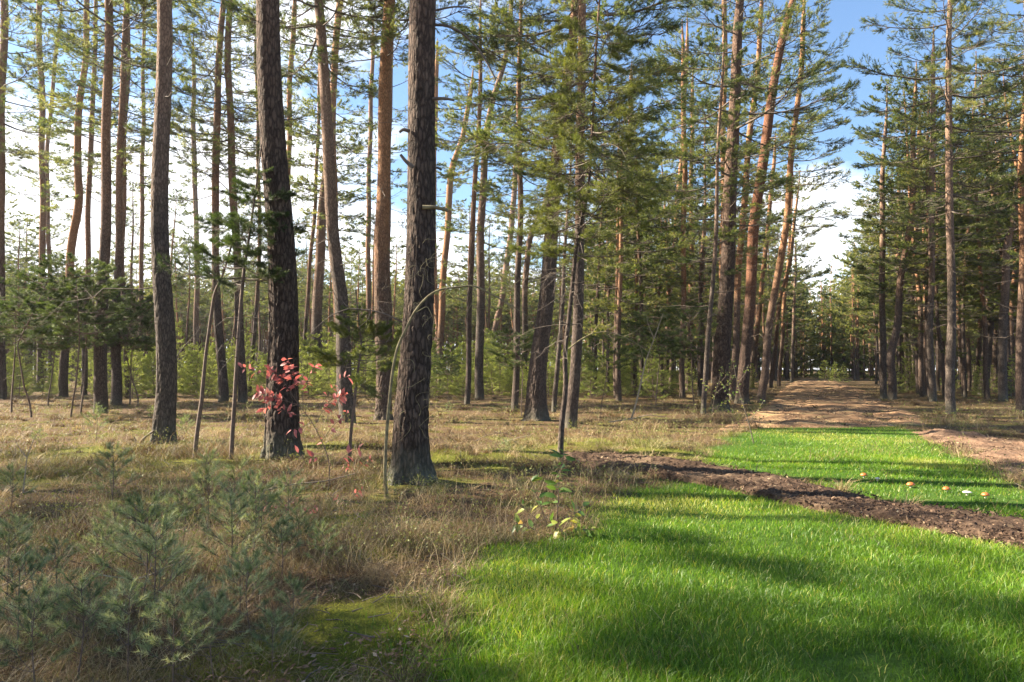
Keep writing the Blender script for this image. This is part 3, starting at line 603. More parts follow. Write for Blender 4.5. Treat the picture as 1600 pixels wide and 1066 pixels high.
T([(804,644),(808,500),(813,350),(811,263),(812,120)], [11,10,9,8,7], 'slim pine in the middle of the photo with low stubs, left of the swollen trunk', cb=8, nb=40, R=2.4)
T([(818,614),(821,444),(826,375),(838,345),(852,328),(862,270)], [9,9,9,8,8,7], 'crooked pine arching right toward the swollen trunk', bark='bark_grey', cb=8.5, nb=30)
T([(838,657),(841,575),(853,463),(862,350),(879,169),(894,56),(900,0)], [33,27,24,21,18,15,14], 'thick pine with swollen foot leaning right, orange near the top', bark='bark', cb=8.5, det='hi', dead=14, R=3.2, nb=52, Ht=18)
T([(892,670),(898,560),(903,480),(909,350),(905,188),(911,0)], [20,17,16,16,14,12], 'upright pine right behind the slim mossy pine at the lawn corner', cb=7.8, R=3.0, nb=52, dead=24, Ht=17)
T([(866,644),(871,556),(880,463),(884,400)], [8,7,6,5], 'thin dark pole between the swollen trunk and the slim mossy pine', bark='bark_grey', cb=8, Ht=12, nb=16, R=1.6)
T([(969,596),(975,500),(978,350),(982,263),(984,131)], [11,10,9,8,7], 'orange pine alone in the sun right of the slim mossy pine', bark='bark_orange', cb=8, nb=46, R=3)
T([(1040,612),(1044,481),(1053,388),(1066,206),(1070,80)], [9,8,8,7,6], 'thin orange pine leaning right, middle of the right half of the wood', bark='bark_orange', cb=7.5, nb=44, R=3)
T([(1066,622),(1067,463),(1069,263),(1066,100)], [9,8,8,7], 'slim pine left of a double pair near the lane, upright', bark='bark_orange', cb=6.8, nb=46)
T([(1075,611),(1081,420),(1081,300),(1084,150)], [8,8,7,6], 'slim orange pine right of its close twin, both left of the thick dark lane-side trunk', bark='bark_orange', cb=7.5, nb=42)
T([(1099,647),(1109,500),(1118,350),(1122,244),(1126,120)], [8,7,6,5,4], 'thin pale pole with moss, just left of the thick dark lane-side trunk', bark='bark_grey', cb=6, nb=26, R=1.6, Ht=13)
T([(1125,641),(1129,540),(1133,463),(1138,350),(1143,188),(1152,38),(1154,0)], [26,24,22,21,18,14,12], 'thick dark upright trunk left of the lane, ringed by a small leafy sapling', bark='bark_dark', cb=7, det='hi', dead=18, nb=56, R=3.2, Ht=19)
T([(1128,624),(1130,400),(1133,131),(1135,0)], [10,9,8,8], 'slender bright orange pine crossing behind the thick dark lane-side trunk', bark='bark_orange', cb=9)
T([(1144,625),(1152,481),(1160,350),(1173,206),(1186,100),(1191,20)], [11,10,10,9,8,7], 'orange pine between the two big lane-side trunks, leaning right', bark='bark_orange', cb=8, nb=44)
T([(1159,632),(1166,560),(1173,480),(1182,350),(1203,206),(1221,105),(1233,38),(1244,0)], [19,17,16,16,15,13,12,11], 'dark red-brown trunk leaning right over the lane', bark='bark_red', cb=9.5, det='hi', dead=22, nb=44, R=2.3, Ht=18)
T([(1174,606),(1184,500),(1199,350),(1207,250)], [8,7,7,6], 'thin orange pine behind the red-brown lane-side leaner', bark='bark_orange', cb=8)
T([(1189,630),(1201,519),(1214,444),(1229,338),(1240,225),(1251,113),(1256,40)], [13,11,11,10,9,8,7], 'slim pine leaning right, nearest the lane on its left side', bark='bark_orange', cb=8.2, nb=44, R=2.3, side=0.0)
T([(1204,606),(1218,463),(1231,418),(1240,340)], [7,6,6,5], 'thin orange pine by the lane behind the slim right-leaner', bark='bark_orange', cb=6.5, nb=36)
T([(1217,604),(1226,463),(1233,380)], [6,6,5], 'furthest thin orange pine of the row along the left side of the lane', bark='bark_orange', cb=6, nb=36)
T([(1237,598),(1240,500),(1243,400)], [5,5,4], 'thin pale pine at the far left shoulder of the lane', bark='bark_grey', cb=5, nb=34, Ht=16)
T([(1381,623),(1379,500),(1381,350),(1381,281),(1386,200)], [10,9,8,7,5], 'straight slim pine first on the right side of the lane', bark='bark_grey', cb=6.2, nb=42, R=1.9, side=0.0, Ht=12.0)
T([(1394,625),(1396,600),(1389,558),(1403,508),(1407,444),(1422,350),(1428,263),(1430,169)], [12,12,12,11,10,9,8,7], 'crooked pine with a kinked foot on the right side of the lane', cb=6.5, nb=48, R=2.3, side=0.0, Ht=15)
T([(1409,610),(1409,430),(1412,300)], [8,7,6], 'slim pine showing between the kinked pine and its right neighbour', cb=6, nb=40, R=2.1, side=0.0, Ht=16)
T([(1437,614),(1431,463),(1431,350),(1436,220)], [11,9,9,8], 'pale orange pine set back right of the kinked pine', bark='bark_orange', cb=6, nb=50)
T([(1458,627),(1454,500),(1456,350),(1458,225),(1459,120)], [10,9,9,8,7], 'slim dark pine left of the nearest right-hand trunk', bark='bark_grey', cb=6.8, nb=48, R=2.2)
T([(1486,647),(1486,500),(1486,350),(1484,225),(1484,131),(1486,0)], [14,12,11,10,9,7], 'nearest straight trunk right of the lane, grey and rough', bark='bark_grey', cb=7.6, nb=46, dead=24, R=2.6, det='mid')
T([(1508,621),(1505,460),(1514,350),(1522,200)], [5,5,5,4], 'very thin pole right of the nearest straight lane-side trunk', cb=6, nb=26, R=1.8)
T([(1537,617),(1543,540),(1548,481),(1559,388),(1568,250)], [16,14,13,11,9], 'brown pine leaning right near the right edge', cb=6, nb=52)
T([(1555,613),(1557,463),(1560,300)], [8,8,7], 'slim pine between the right-leaning brown one and the dark one at right', bark='bark_orange', cb=6, nb=44)
T([(1567,627),(1568,500),(1572,388),(1587,345),(1596,250)], [13,12,11,9,8], 'dark pine whose top bends right beside the right edge', bark='bark_grey', cb=6.6, nb=50)
T([(1582,620),(1580,480),(1590,350)], [8,7,6], 'thin pine second from the right edge', bark='bark_orange', cb=6, nb=36)
T([(1596,644),(1593,500),(1594,350),(1593,263),(1595,113)], [14,12,10,9,8], 'orange-brown pine trunk at the right edge of the photo', bark='bark_orange', cb=7.2, nb=52)

def build_traced():
    for i, t in enumerate(TREES):
        rng = np.random.default_rng(1000 + i)
        bx, by = g(*t['pts'][0]); bx = float(bx); by = float(by); Y = by
        P = []; 
        ly = rng.normal() * .02
        for (px, py) in t['pts']:
            q = at(px, py, Y); P.append([q[0] - bx, 0.0, q[2]])
        P[0] = [0, 0, 0]
        P = np.array(P); P[:, 1] = P[:, 2] * ly
        r = np.interp(np.linspace(0, 1, len(P)), np.linspace(0, 1, len(t['w'])), t['w']) * Y / F / 2
        o = bpy.data.objects.new('pine_tree', None); C.collection.objects.link(o); z0 = Hs(bx, by); o.location = (bx, by, z0)
        P[0, 2] = 0
        tag(o, t['label'], 'pine tree', GB)
        Ht = max(t['Ht'] * rng.uniform(.95, 1.08), P[-1, 2] + 2.5)
        zz, x, y = curve(P, Ht, rng)
        det = t['det'] or ('mid' if Y < 45 else 'lo')
        lod = 'mid' if Y < 38 else 'far'
        if Y < 17: lod = 'mid'
        cb = t['cb']
        mb = trunk_mesh(rng, zz, x, y, P[:, 2], r, Ht, det, dead=(t['dz0'], cb + 1.0, t['dead'] + 16, 2.1) if t['dead'] else None, flare=.34 if det == 'hi' else .15)
        link('trunk', mb.mesh('trunk', [M[t['bark']], M['twig']]), o)
        cmb = MB(); ax = lambda z: (np.interp(z, zz, x), np.interp(z, zz, y))
        crown_into(cmb, rng, ax, cb + (.7 if t['pts'][0][0] < 600 else -.2 if t['pts'][0][0] < 800 else -.9), Ht - .1, t['R'] * 1.12, int(t['nb'] * (1.25 if t['pts'][0][0] < 780 else 1.0 if t['pts'][0][0] < 1370 else 1.45)), lod, 'pine', side=t['side'])
        link('crown', cmb.mesh('crown', [M[t['needle']], M['twig']]), o)
build_traced()

# ------------------------------------------------------------------ prototypes for woodland pines further off
def dupe(src, loc, rz, sc, label=None, group=None, cat=None):
    r = src.copy(); C.collection.objects.link(r); r.location = loc; r.rotation_euler = (0, 0, rz); r.scale = sc
    for ch in src.children: c = ch.copy(); C.collection.objects.link(c); c.parent = r
    if label: r['label'] = label
    if group: r['group'] = group
    return r
def far_proto(seed, Ht, cb, R, nb, lod, rad, bark, needle='needle', name='pine_tree'):
    rng = np.random.default_rng(seed)
    o = bpy.data.objects.new(name, None); C.collection.objects.link(o)
    k = rng.normal(size=(3, 2)) * .25
    P = [[0, 0, 0], [k[0, 0] * .6, k[0, 1] * .6, Ht * .3], [k[1, 0], k[1, 1], Ht * .6]]
    zz, x, y = curve(P, Ht, rng)
    mb = trunk_mesh(rng, zz, x, y, [0, Ht * .5, Ht * .8], [rad, rad * .75, rad * .45], Ht, 'lo', dead=(2.0, cb + 1, 12, 1.5), flare=.15)
    link('trunk', mb.mesh('trunk', [M[bark], M['twig']]), o)
    c = MB(); crown_into(c, rng, lambda z: (np.interp(z, zz, x), np.interp(z, zz, y)), cb, Ht - .1, R, nb, lod)
    link('crown', c.mesh('crown', [M[needle], M['twig']]), o)
    return o
placed = [(o['x'] if False else float(g(*t['pts'][0])[0]), float(g(*t['pts'][0])[1])) for t in TREES for o in [0]]
def corridor(x, y, m=4.4): return abs(x - .415 * y) < m and y > 8
class Pool:
    def __init__(s, protos): s.p = protos; s.first = [True] * len(protos)
    def put(s, i, loc, rz, sc, label, group, cat):
        if s.first[i]:
            o = s.p[i]; s.first[i] = False; o.location = loc; o.rotation_euler = (0, 0, rz); o.scale = sc
            tag(o, label, cat, group)
        else:
            o = dupe(s.p[i], loc, rz, sc, label, group); o['category'] = cat
        return o
    def finish(s):
        for f, o in zip(s.first, s.p):
            if f:
                for c in list(o.children): bpy.data.objects.remove(c)
                bpy.data.objects.remove(o)
rnd = random.Random(5)
def pxof(x, y): return CX + F * x / y
# trees of the far stand
farp = Pool([far_proto(2000 + i, 16.5 + (i % 3), 7.4 + (i % 4) * .7, 2.5, 38, 'far', .13 + .02 * (i % 3), ['bark', 'bark_orange', 'bark_grey'][i % 3]) for i in range(7)])
lowp = Pool([far_proto(2100 + i, 15 + (i % 3) * 1.2, 3.4 + (i % 3) * .8, 3.0, 44, 'far', .13 + .02 * (i % 2), ['bark', 'bark_orange'][i % 2]) for i in range(6)])
n = 0; tries = 0
while n < 185 and tries < 8000:
    tries += 1
    y = rnd.uniform(62, 128); x = rnd.uniform(-.74, .74) * y
    if corridor(x, y, 5.4): continue
    if any((x - a) ** 2 + (y - b) ** 2 < 2.4 ** 2 for a, b in placed): continue
    placed.append((x, y)); px = pxof(x, y)
    s = rnd.uniform(.95, 1.2) if px > 900 else rnd.uniform(.8, 1.0)
    if px > 1000 and rnd.random() < .6:
        lowp.put(rnd.randrange(6), (x, y, Hs(x, y)), rnd.uniform(0, 6.28), (s, s, s * rnd.uniform(.95, 1.08)), 'distant pine with green to low down in the far wood around the lane', 'distant bushy pines around the far lane', 'pine tree')
    elif px > 1000: farp.put(rnd.randrange(7), (x, y, Hs(x, y)), rnd.uniform(0, 6.28), (s, s, s), 'distant bare-stemmed pine in the far wood around the lane', 'distant bare-stemmed pines around the far lane', 'pine tree')
    else: farp.put(rnd.randrange(7), (x, y, Hs(x, y)), rnd.uniform(0, 6.28), (s, s, s), 'distant pine in the stand behind the bright young thicket', 'distant pines behind the young thicket', 'pine tree')
    n += 1
# bushier pines between 38 and 62 m right of centre and along the lane
n = 0; tries = 0
while n < 80 and tries < 9000:
    tries += 1
    y = rnd.uniform(38, 64); px = rnd.uniform(920, 1720) if n < 52 else rnd.uniform(1390, 1720); x = (px - CX) / F * y
    if corridor(x, y, 6.6 if x < .415 * y else 5.8): continue
    if any((x - a) ** 2 + (y - b) ** 2 < 2.0 ** 2 for a, b in placed): continue
    placed.append((x, y)); s = rnd.uniform(.85, 1.1)
    left = x < .415 * y
    lowp.put(rnd.randrange(6), (x, y, Hs(x, y)), rnd.uniform(0, 6.28), (s, s, s), 'bushy pine behind the trunks %s of the lane' % ('left' if left else 'right'), 'bushy pines %s of the lane' % ('left' if left else 'right'), 'pine tree')
    n += 1
# pines outside the view to the left whose crowns throw the shade bands
OFFL = [(-17, 3.9, 1), (-22, 4.9, 1.05), (-13, 4.4, 1), (-16, 5.1, 1.1), (-20, 5.9, 1), (-25, 6.9, 1.1)]
OFF = [(-24.5, 10.6, 1), (-28, 11.6, 1.05), (-20, 13, 1), (-26, 15.5, 1)]
OFF0 = [(-16.5, 12.5, 1.0), (-23, 8, 1.0), (-21, 19, 1.05), (-28, 15, 1.0), (-30, 24, 1.1), (-13, 4.5, .95), (-35, 20, 1.0), (-19, 2, 1.0), (-33, 9, 1.0), (-26, 28 - 9, .9), (12, -6, 1), (-8, -7, 1), (20, 12, 1.), (24, 20, 1.05), (27, 27, 1)]
for (x, y, s) in OFF:
    farp.put(rnd.randrange(7), (x, y, Hs(x, y)), rnd.uniform(0, 6.28), (s, s, s), 'pine standing beside the photographed ground, outside the frame', 'pines around the viewpoint outside the frame', 'pine tree')
for k in range(16):
    y = rnd.uniform(30, 66); x = -y * rnd.uniform(.78, 1.25)
    farp.put(rnd.randrange(7), (x, y, Hs(x, y)), rnd.uniform(0, 6.28), (1, 1, 1), 'pine standing beside the photographed ground, outside the frame', 'pines around the viewpoint outside the frame', 'pine tree')
for (x, y, s) in OFFL:
    lowp.put(rnd.randrange(6), (x, y, Hs(x, y)), rnd.uniform(0, 6.28), (s, s, s), 'bushy pine standing beside the photographed ground, outside the frame', 'bushy pines beside the viewpoint outside the frame', 'pine tree')
farp.finish(); lowp.finish()

# the mass of forest behind, read as one wall of stems and green
def backdrop_forest():
    rng = np.random.default_rng(77); protos = []
    for q in range(4):
        r2 = np.random.default_rng(300 + q); Ht = 15 + q; mb = MB()
        P = np.stack([np.zeros(5), np.zeros(5), np.linspace(-.2, Ht, 5)], -1); P[1:, 0] += r2.normal(size=4) * .2
        V, Fq = tubes(P[None], np.linspace(.16, .04, 5)[None], 5, (1, 0, 0)); mb.add(V, Fq, 1)
        crown_into(mb, r2, lambda z: (0, 0), [7.5, 3.0, 8.2, .25][q], Ht, 2.9, [28, 34, 26, 36][q], 'tiny')
        protos.append(mb)
    big = MB(); c = 0
    while c < 1900:
        y = rng.uniform(104, 150) if c < 750 else rng.uniform(128, 215) if c < 1650 else rng.uniform(212, 226); x = (rng.uniform(-.80, .85) if c % 4 else rng.uniform(-1.5, -.78)) * y
        if c > 1850: y = rng.uniform(146, 180); x = .415 * y + rng.uniform(-9, 9)
        elif y < 156 and abs(x - .415 * y) < 4.6: continue
        p = protos[3 if c > 1850 else rng.choice([0, 2]) if (c < 750 and x < .25 * y) else rng.integers(4) if y < 180 else rng.choice([1, 3]) if y < 212 else 3]; a = rng.random() * 6.28; s = rng.uniform(.95, 1.25) if (y > 150 or x > .1 * y) else rng.uniform(.85, 1.05); R_ = np.array([[math.cos(a), -math.sin(a), 0], [math.sin(a), math.cos(a), 0], [0, 0, 1]]) * s
        V = np.concatenate([v for v, _ in p.V]) @ R_.T + np.array([x, y, 0]); A = np.clip(np.concatenate([q for _, q in p.V]) + rng.normal() * .12, 0, 1)
        Fm = {}
        for f, m, _ in p.F: Fm.setdefault((m, f.shape[1]), []).append(f)
        first = True
        base = big.n; big.V.append((V.astype(np.float32), A.astype(np.float32))); big.n += len(V)
        for (m, k), fs in Fm.items(): big.F.append(((np.concatenate(fs) + base).astype(np.int32), m, True))
        c += 1
    tag(link('distant_forest', big.mesh('distant_forest', [M['needle'], M['bark_orange']])), 'far wall of pine forest closing the view behind everything', 'forest', kind='stuff')
backdrop_forest()

# ------------------------------------------------------------------ young pines
def young_into(mb, rng, zz, x, y, z0, z1, R, lod, whorl=.34, nb=6, up=.35, needle_len=1.0, flat=False):
    z = z0
    while z < z1:
        f = (z - z0) / max(.01, z1 - z0); a0 = rng.random() * 6.28
        for b in range(nb):
            L = R * ((1 - .75 * f) if not flat else (1 - .4 * abs(f - .4))) * rng.uniform(.65, 1.15); az = a0 + b * 2 * pi / nb + rng.normal() * .25
            s = max(.12, L / 2.5); wd, (V, Ft, v) = LIB[lod][rng.integers(7)]
            Rm = rotm(az, up * (0.3 + f) + rng.normal() * .15, rng.normal() * .4); o = np.array([np.interp(z, zz, x), np.interp(z, zz, y), z + rng.normal() * .05])
            for (a_, b_) in wd: mb.add((a_ * s) @ Rm.T + o, b_, 1)
            c3 = (V * s).reshape(-1, 3, 3); ctr = c3[:, :2].mean(1, keepdims=True); k = min(3.0, needle_len * .8 / s) if s < .8 else 1; c3 = ctr + (c3 - ctr) * k
            mb.add(c3.reshape(-1, 3) @ Rm.T + o, Ft, 0, np.clip(v + rng.normal() * .12, 0, 1))
        z += whorl * rng.uniform(.8, 1.2)
def young_proto(seed, Ht, z0, R, lod, needle, whorl=.34, nb=6, rad=.03, name='young_pine', bend=.1, up=.35, flat=False, nl=1.0, dead=8):
    rng = np.random.default_rng(seed); o = bpy.data.objects.new(name, None); C.collection.objects.link(o)
    P = [[0, 0, 0], [rng.normal() * bend, rng.normal() * bend, Ht * .5], [rng.normal() * bend, rng.normal() * bend, Ht * .8]]
    zz, x, y = curve(P, Ht, rng)
    mb = MB(); V, Fq = tubes(np.stack([x, y, zz - .05 * (zz < .01)], -1)[None], np.interp(zz, [0, Ht * .9, Ht + 1], [rad, rad * .3, .004])[None], 6, (1, 0, 0)); mb.add(V, Fq, 0)
    if dead and z0 > .6:
        nd = dead; zb = rng.uniform(.5, z0, nd); az = rng.random(nd) * 6.28; L = rng.uniform(.2, .9, nd); t = np.linspace(0, 1, 4)
        Pd = np.stack([np.interp(zb, zz, x)[:, None] + np.cos(az)[:, None] * L[:, None] * t, np.interp(zb, zz, y)[:, None] + np.sin(az)[:, None] * L[:, None] * t, zb[:, None] + L[:, None] * .2 * t * rng.normal(size=(nd, 1))], -1)
        mb.add(*tubes(Pd, np.broadcast_to(.006 * (1 - .7 * t), (nd, 4)), 3), 0)
    link('stem', mb.mesh('stem', [M['stem']]), o)
    c = MB(); young_into(c, rng, zz, x, y, z0, Ht - .05, R, lod, whorl, nb, up, nl, flat)
    link('foliage', c.mesh('foliage', [M[needle], M['stem']]), o); return o
thick = Pool([young_proto(500 + i, 3.5 + .35 * i, .2, 1.25, 'mid', 'needle_young', .36, 6, .03, nl=.62, up=.5) for i in range(4)])
n = 0; tries = 0; tp = []
while n < 190 and tries < 9000:
    tries += 1
    y = rnd.uniform(40, 60); px = rnd.uniform(-60, 1060); x = (px - CX) / F * y
    if any((x - a) ** 2 + (y - b) ** 2 < 1.1 ** 2 for a, b in tp): continue
    tp.append((x, y)); s = rnd.uniform(.35, 1.08)
    lb = 'bright young pine in the sunlit thicket behind the %s trunks' % ('left-hand' if px < 600 else 'middle')
    thick.put(rnd.randrange(4), (x, y, Hs(x, y)), rnd.uniform(0, 6.28), (s, s, s), lb, 'young pines of the thicket %s' % ('at left' if px < 600 else 'in the middle'), 'young pine'); n += 1
for k in range(26):
    y = rnd.uniform(38, 62); left = k % 2; x = .415 * y + (rnd.uniform(-16, -4.5) if left else rnd.uniform(4.5, 15)); s = rnd.uniform(.3, .75)
    thick.put(rnd.randrange(4), (x, y, Hs(x, y)), rnd.uniform(0, 6.28), (s, s, s), 'small green young pine among the trunks %s of the lane' % ('left' if left else 'right'), 'small young pines %s of the lane' % ('left' if left else 'right'), 'young pine')
for k, (px, py, s) in enumerate([(1290, 596, .8), (1305, 597, .65), (1318, 598, .55), (1274, 594, .6)]):
    x, y = g(px, py); thick.put(k % 4, (float(x), float(y), 0), k, (s * 1.3, s, s), ['green bush at the far end of the lane, tallest', 'green bush at the far end of the lane, second from the right', 'low green bush at the right of the lane end', 'small green bush at the left of the lane end'][k], 'bushes closing the lane', 'bush')
thick.finish()
# shaded understorey pines on thin dark stems
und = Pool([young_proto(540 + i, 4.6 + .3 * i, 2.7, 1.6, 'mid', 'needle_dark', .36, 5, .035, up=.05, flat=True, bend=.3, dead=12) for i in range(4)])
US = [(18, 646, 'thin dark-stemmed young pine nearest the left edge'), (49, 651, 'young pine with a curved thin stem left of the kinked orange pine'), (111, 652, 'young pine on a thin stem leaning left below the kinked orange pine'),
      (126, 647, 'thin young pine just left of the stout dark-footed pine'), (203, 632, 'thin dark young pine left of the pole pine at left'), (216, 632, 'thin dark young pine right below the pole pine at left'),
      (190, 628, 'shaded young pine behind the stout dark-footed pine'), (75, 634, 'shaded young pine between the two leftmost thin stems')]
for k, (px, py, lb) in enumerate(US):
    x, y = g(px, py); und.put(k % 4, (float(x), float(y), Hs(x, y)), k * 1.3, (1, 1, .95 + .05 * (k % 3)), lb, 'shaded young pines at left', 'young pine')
US2 = [(815, 652, .62, 'small umbrella-topped young pine left of the swollen trunk'), (940, 640, .62, 'low dark young pine right of the slim mossy pine'), (1025, 634, .8, 'shaded young pine in the middle of the right-hand wood'),
       (1085, 640, .8, 'dark young pine left of the thick lane-side trunk'), (700, 628, .5, 'little shaded pine right of the main foreground trunk'), (1010, 622, .9, 'young pine behind the pale leaning sapling')]
for k, (px, py, s, lb) in enumerate(US2):
    x, y = g(px, py); und.put(k % 4, (float(x), float(y), Hs(x, y)), k * 2.1, (s, s, s), lb, 'shaded young pines in the middle', 'young pine')
und.finish()

def px_pts(pts, Y, dy=None):
    Y = np.broadcast_to(Y, (len(pts),)); return np.array([at(a, b, yy) for (a, b), yy in zip(pts, Y)])
def smoothline(P, n):
    P = np.array(P, float); s = np.concatenate([[0], np.cumsum(np.linalg.norm(np.diff(P, axis=0), axis=1))]); q = np.linspace(0, s[-1], n)
    Q = np.stack([np.interp(q, s, P[:, k]) for k in range(P.shape[1])], -1)
    for _ in range(3): Q[1:-1] = (Q[:-2] + 2 * Q[1:-1] + Q[2:]) / 4
    return Q
# slim mossy pine at the lawn corner
def near_young(name, label, pts, wid, z_rng, R, needle, lod, whorl, nb, up, barkm, extra=None, flat=False, dead=0, nl=1.0):
    rng = np.random.default_rng(abs(hash(name + label[:9])) % 9999 if False else len(label) * 37 + len(pts))
    bx, by = [float(v) for v in g(*pts[0])]; P = px_pts(pts, by); P[:, 0] -= bx; P[:, 1] = 0; P[0, 2] = 0
    o = bpy.data.objects.new(name, None); C.collection.objects.link(o); o.location = (bx, by, Hs(bx, by)); tag(o, label, 'young pine')
    zz, x, y = curve(P, P[-1, 2] + .2, rng); mb = MB()
    R_ = np.interp(zz, P[:, 2], np.interp(np.linspace(0, 1, len(P)), np.linspace(0, 1, len(wid)), wid) * by / F / 2)
    V, Fq = tubes(np.stack([x, y, zz - .06 * (zz < .02)], -1)[None], R_[None], 10, (1, 0, 0)); mb.add(V, Fq, 0)
    if dead:
        nd = dead; zb = rng.uniform(z_rng[0] * .55, z_rng[0] + (z_rng[1] - z_rng[0]) * .5, nd); az = rng.random(nd) * 6.28; L = rng.uniform(.3, 1.0, nd) * R; t = np.linspace(0, 1, 7)
        Pd = np.stack([np.interp(zb, zz, x)[:, None] + np.cos(az)[:, None] * L[:, None] * t, np.sin(az)[:, None] * L[:, None] * t, zb[:, None] + L[:, None] * (.35 * t - .8 * t ** 2)], -1)
        Pd[:, 1:] += np.cumsum(rng.normal(size=(nd, 6, 3)) * .03, 1)
        mb.add(*tubes(Pd, np.broadcast_to(.008 * (1 - .75 * t), (nd, 7)), 4), 1)
        q = rng.integers(2, 6, nd * 3); ii = np.repeat(np.arange(nd), 3); sb_ = Pd[ii, q]; sd_ = rng.normal(size=(nd * 3, 3)); sd_[:, 2] -= .3; sd_ = norm(sd_)
        tt = np.linspace(0, 1, 4); SP = sb_[:, None] + sd_[:, None] * (tt * .28)[None, :, None]; SP[:, 1:] += np.cumsum(rng.normal(size=(nd * 3, 3, 3)) * .03, 1)
        mb.add(*tubes(SP, np.broadcast_to(.0035 * (1 - .6 * tt), (nd * 3, 4)), 3), 1)
    link('stem', mb.mesh('stem', [M[barkm], M['twig']]), o)
    c = MB(); young_into(c, rng, zz, x, y, z_rng[0], z_rng[1], R, lod, whorl, nb, up, nl, flat)
    link('foliage', c.mesh('foliage', [M[needle], M['twig']]), o); return o
near_young('young_pine', 'slim mossy pine with drooping dead twigs standing at the lawn corner', [(876, 722), (880, 695), (883, 640), (888, 600), (883, 560), (889, 500), (892, 463), (896, 400), (903, 350), (917, 300), (928, 169), (933, 90), (938, 20)], [10, 9, 8, 7, 7, 6, 5, 4, 3],
           (3.6, 7.7), 1.3, 'needle_olive', 'near', .25, 5, -.25, 'bark', dead=40, flat=True)
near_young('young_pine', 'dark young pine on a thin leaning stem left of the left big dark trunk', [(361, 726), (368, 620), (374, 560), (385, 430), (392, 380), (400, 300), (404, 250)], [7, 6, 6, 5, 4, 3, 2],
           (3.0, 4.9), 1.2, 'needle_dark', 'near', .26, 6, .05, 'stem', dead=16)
near_young('young_pine', 'short olive young pine between the two big dark trunks', [(546, 728), (547, 690), (556, 600), (566, 540), (562, 500)], [6, 5, 4, 3, 2], (1.6, 2.45), .95, 'needle_olive', 'near', .2, 5, .3, 'stem', dead=8)
near_young('snag', 'broken thin dark dead stem bending right at its tip, left of the leaning young pine', [(304, 722), (312, 620), (320, 560), (331, 500), (338, 462), (352, 436)], [7, 6, 5, 5, 4, 3], (9, 9.01), 1, 'needle_dark', 'near', .3, 1, .1, 'stem', dead=0)['category'] = 'dead stem'
for o in [q for q in bpy.data.objects if q.name.startswith('snag')]:
    for c in list(o.children):
        if c.name.startswith('foliage'): bpy.data.objects.remove(c)
# ------------------------------------------------------------------ bent sapling, limbs, sticks
def limbs(name, label, cat, lines, mat, parts=None, k=6, base=None, partname='branch'):
    """lines: list of (P (n,3) world, r0, r1); first line is the stem"""
    o = bpy.data.objects.new(name, None); C.collection.objects.link(o); b = np.array(base if base is not None else lines[0][0][0]); o.location = tuple(b); tag(o, label, cat)
    for i, (P, r0, r1) in enumerate(lines):
        P = np.array(P) - b; mb = MB(); V, Fq = tubes(P[None], np.linspace(r0, r1, len(P))[None], k, (.3, .9, .1)); mb.add(V, Fq)
        link('stem' if i == 0 else partname, mb.mesh('branch', [M[mat]]), o)
    return o
rng = np.random.default_rng(42)
bx, by = [float(v) for v in g(604, 781)]
st = smoothline(px_pts([(604, 781), (601, 740), (603, 690), (607, 640), (611, 600), (616, 560), (626, 530), (645, 492), (666, 462), (700, 449), (738, 446), (772, 460), (800, 482)], np.linspace(by, by - .25, 13)), 60)
st[:, 2] += .008 * np.sin(np.arange(60) * .9)
lines = [(st, .026, .009)]
def sub(pts, Y, r0=.007, r1=.003, n=24): return (smoothline(px_pts(pts, Y), n), r0, r1)
Yb = by - .25
bend = limbs('bent_sapling', 'thin dead sapling bowed over in an arch in front of the main trunk', 'dead sapling', lines + [
    sub([(738, 446), (745, 462), (735, 478), (728, 492)], Yb), sub([(772, 460), (795, 450), (812, 438)], Yb), sub([(790, 472), (822, 492), (840, 510)], Yb, .006, .002),
    sub([(700, 449), (690, 462), (684, 474)], Yb), sub([(720, 447), (716, 430), (705, 422), (700, 430)], Yb), sub([(760, 455), (772, 440), (790, 420), (800, 415)], Yb, .005, .002),
    sub([(650, 488), (668, 478), (678, 500), (676, 520)], Yb, .006, .002)], 'mosswood')
tw = MB()
for q in range(22):
    cx = rng.uniform(632, 676); cyy = rng.choice([rng.uniform(375, 440), rng.uniform(480, 700), rng.uniform(540, 700)]); n = 26
    yy = by - .30 - rng.random() * .14; p = at(cx, cyy, yy); hd = rng.random() * 6.28; P = [p]
    cur = rng.normal() * .35
    for i in range(n):
        cur = cur * .8 + rng.normal() * .22; hd += cur; P.append(P[-1] + np.array([math.cos(hd) * .022, rng.normal() * .006, math.sin(hd) * .022]))
    P = np.array(P); P[1:-1] = (P[:-2] + P[2:] + 2 * P[1:-1]) / 4
    V, Fq = tubes((P - st[0])[None], np.linspace(.0034, .0008, len(P))[None], 4, (.3, .9, .1)); tw.add(V, Fq)
tw2 = link('curly_twigs', tw.mesh('curly_twigs', [M['mosswood']]), bend); tw2['label'] = 'tangle of curly dead twigs against the dark bark'
# limb reaching left from the main trunk over the olive pine
limbs('hanging_branch', 'thin bare branch reaching left from the main trunk toward the left-leaning trunk', 'branch', [
    sub([(634, 506), (605, 492), (580, 485), (545, 482), (518, 492), (498, 508), (480, 528)], 10.2, .013, .004, 40), sub([(545, 482), (535, 470), (528, 455)], 10.2), sub([(580, 485), (575, 500), (560, 512)], 10.2), sub([(600, 490), (592, 478), (588, 462)], 10.2)], 'twig')
limbs('hanging_branch', 'pale arching bare branch right of the slim mossy pine', 'branch', [
    sub([(889, 545), (905, 532), (925, 521), (948, 518), (975, 526), (1000, 540), (1018, 556)], 12.6, .012, .004, 40), sub([(948, 518), (960, 535), (966, 552)], 12.6), sub([(975, 526), (990, 520), (1004, 510)], 12.6), sub([(925, 521), (935, 508), (950, 500)], 12.6), sub([(1000, 540), (1004, 556), (1000, 572)], 12.6)], 'mosswood')
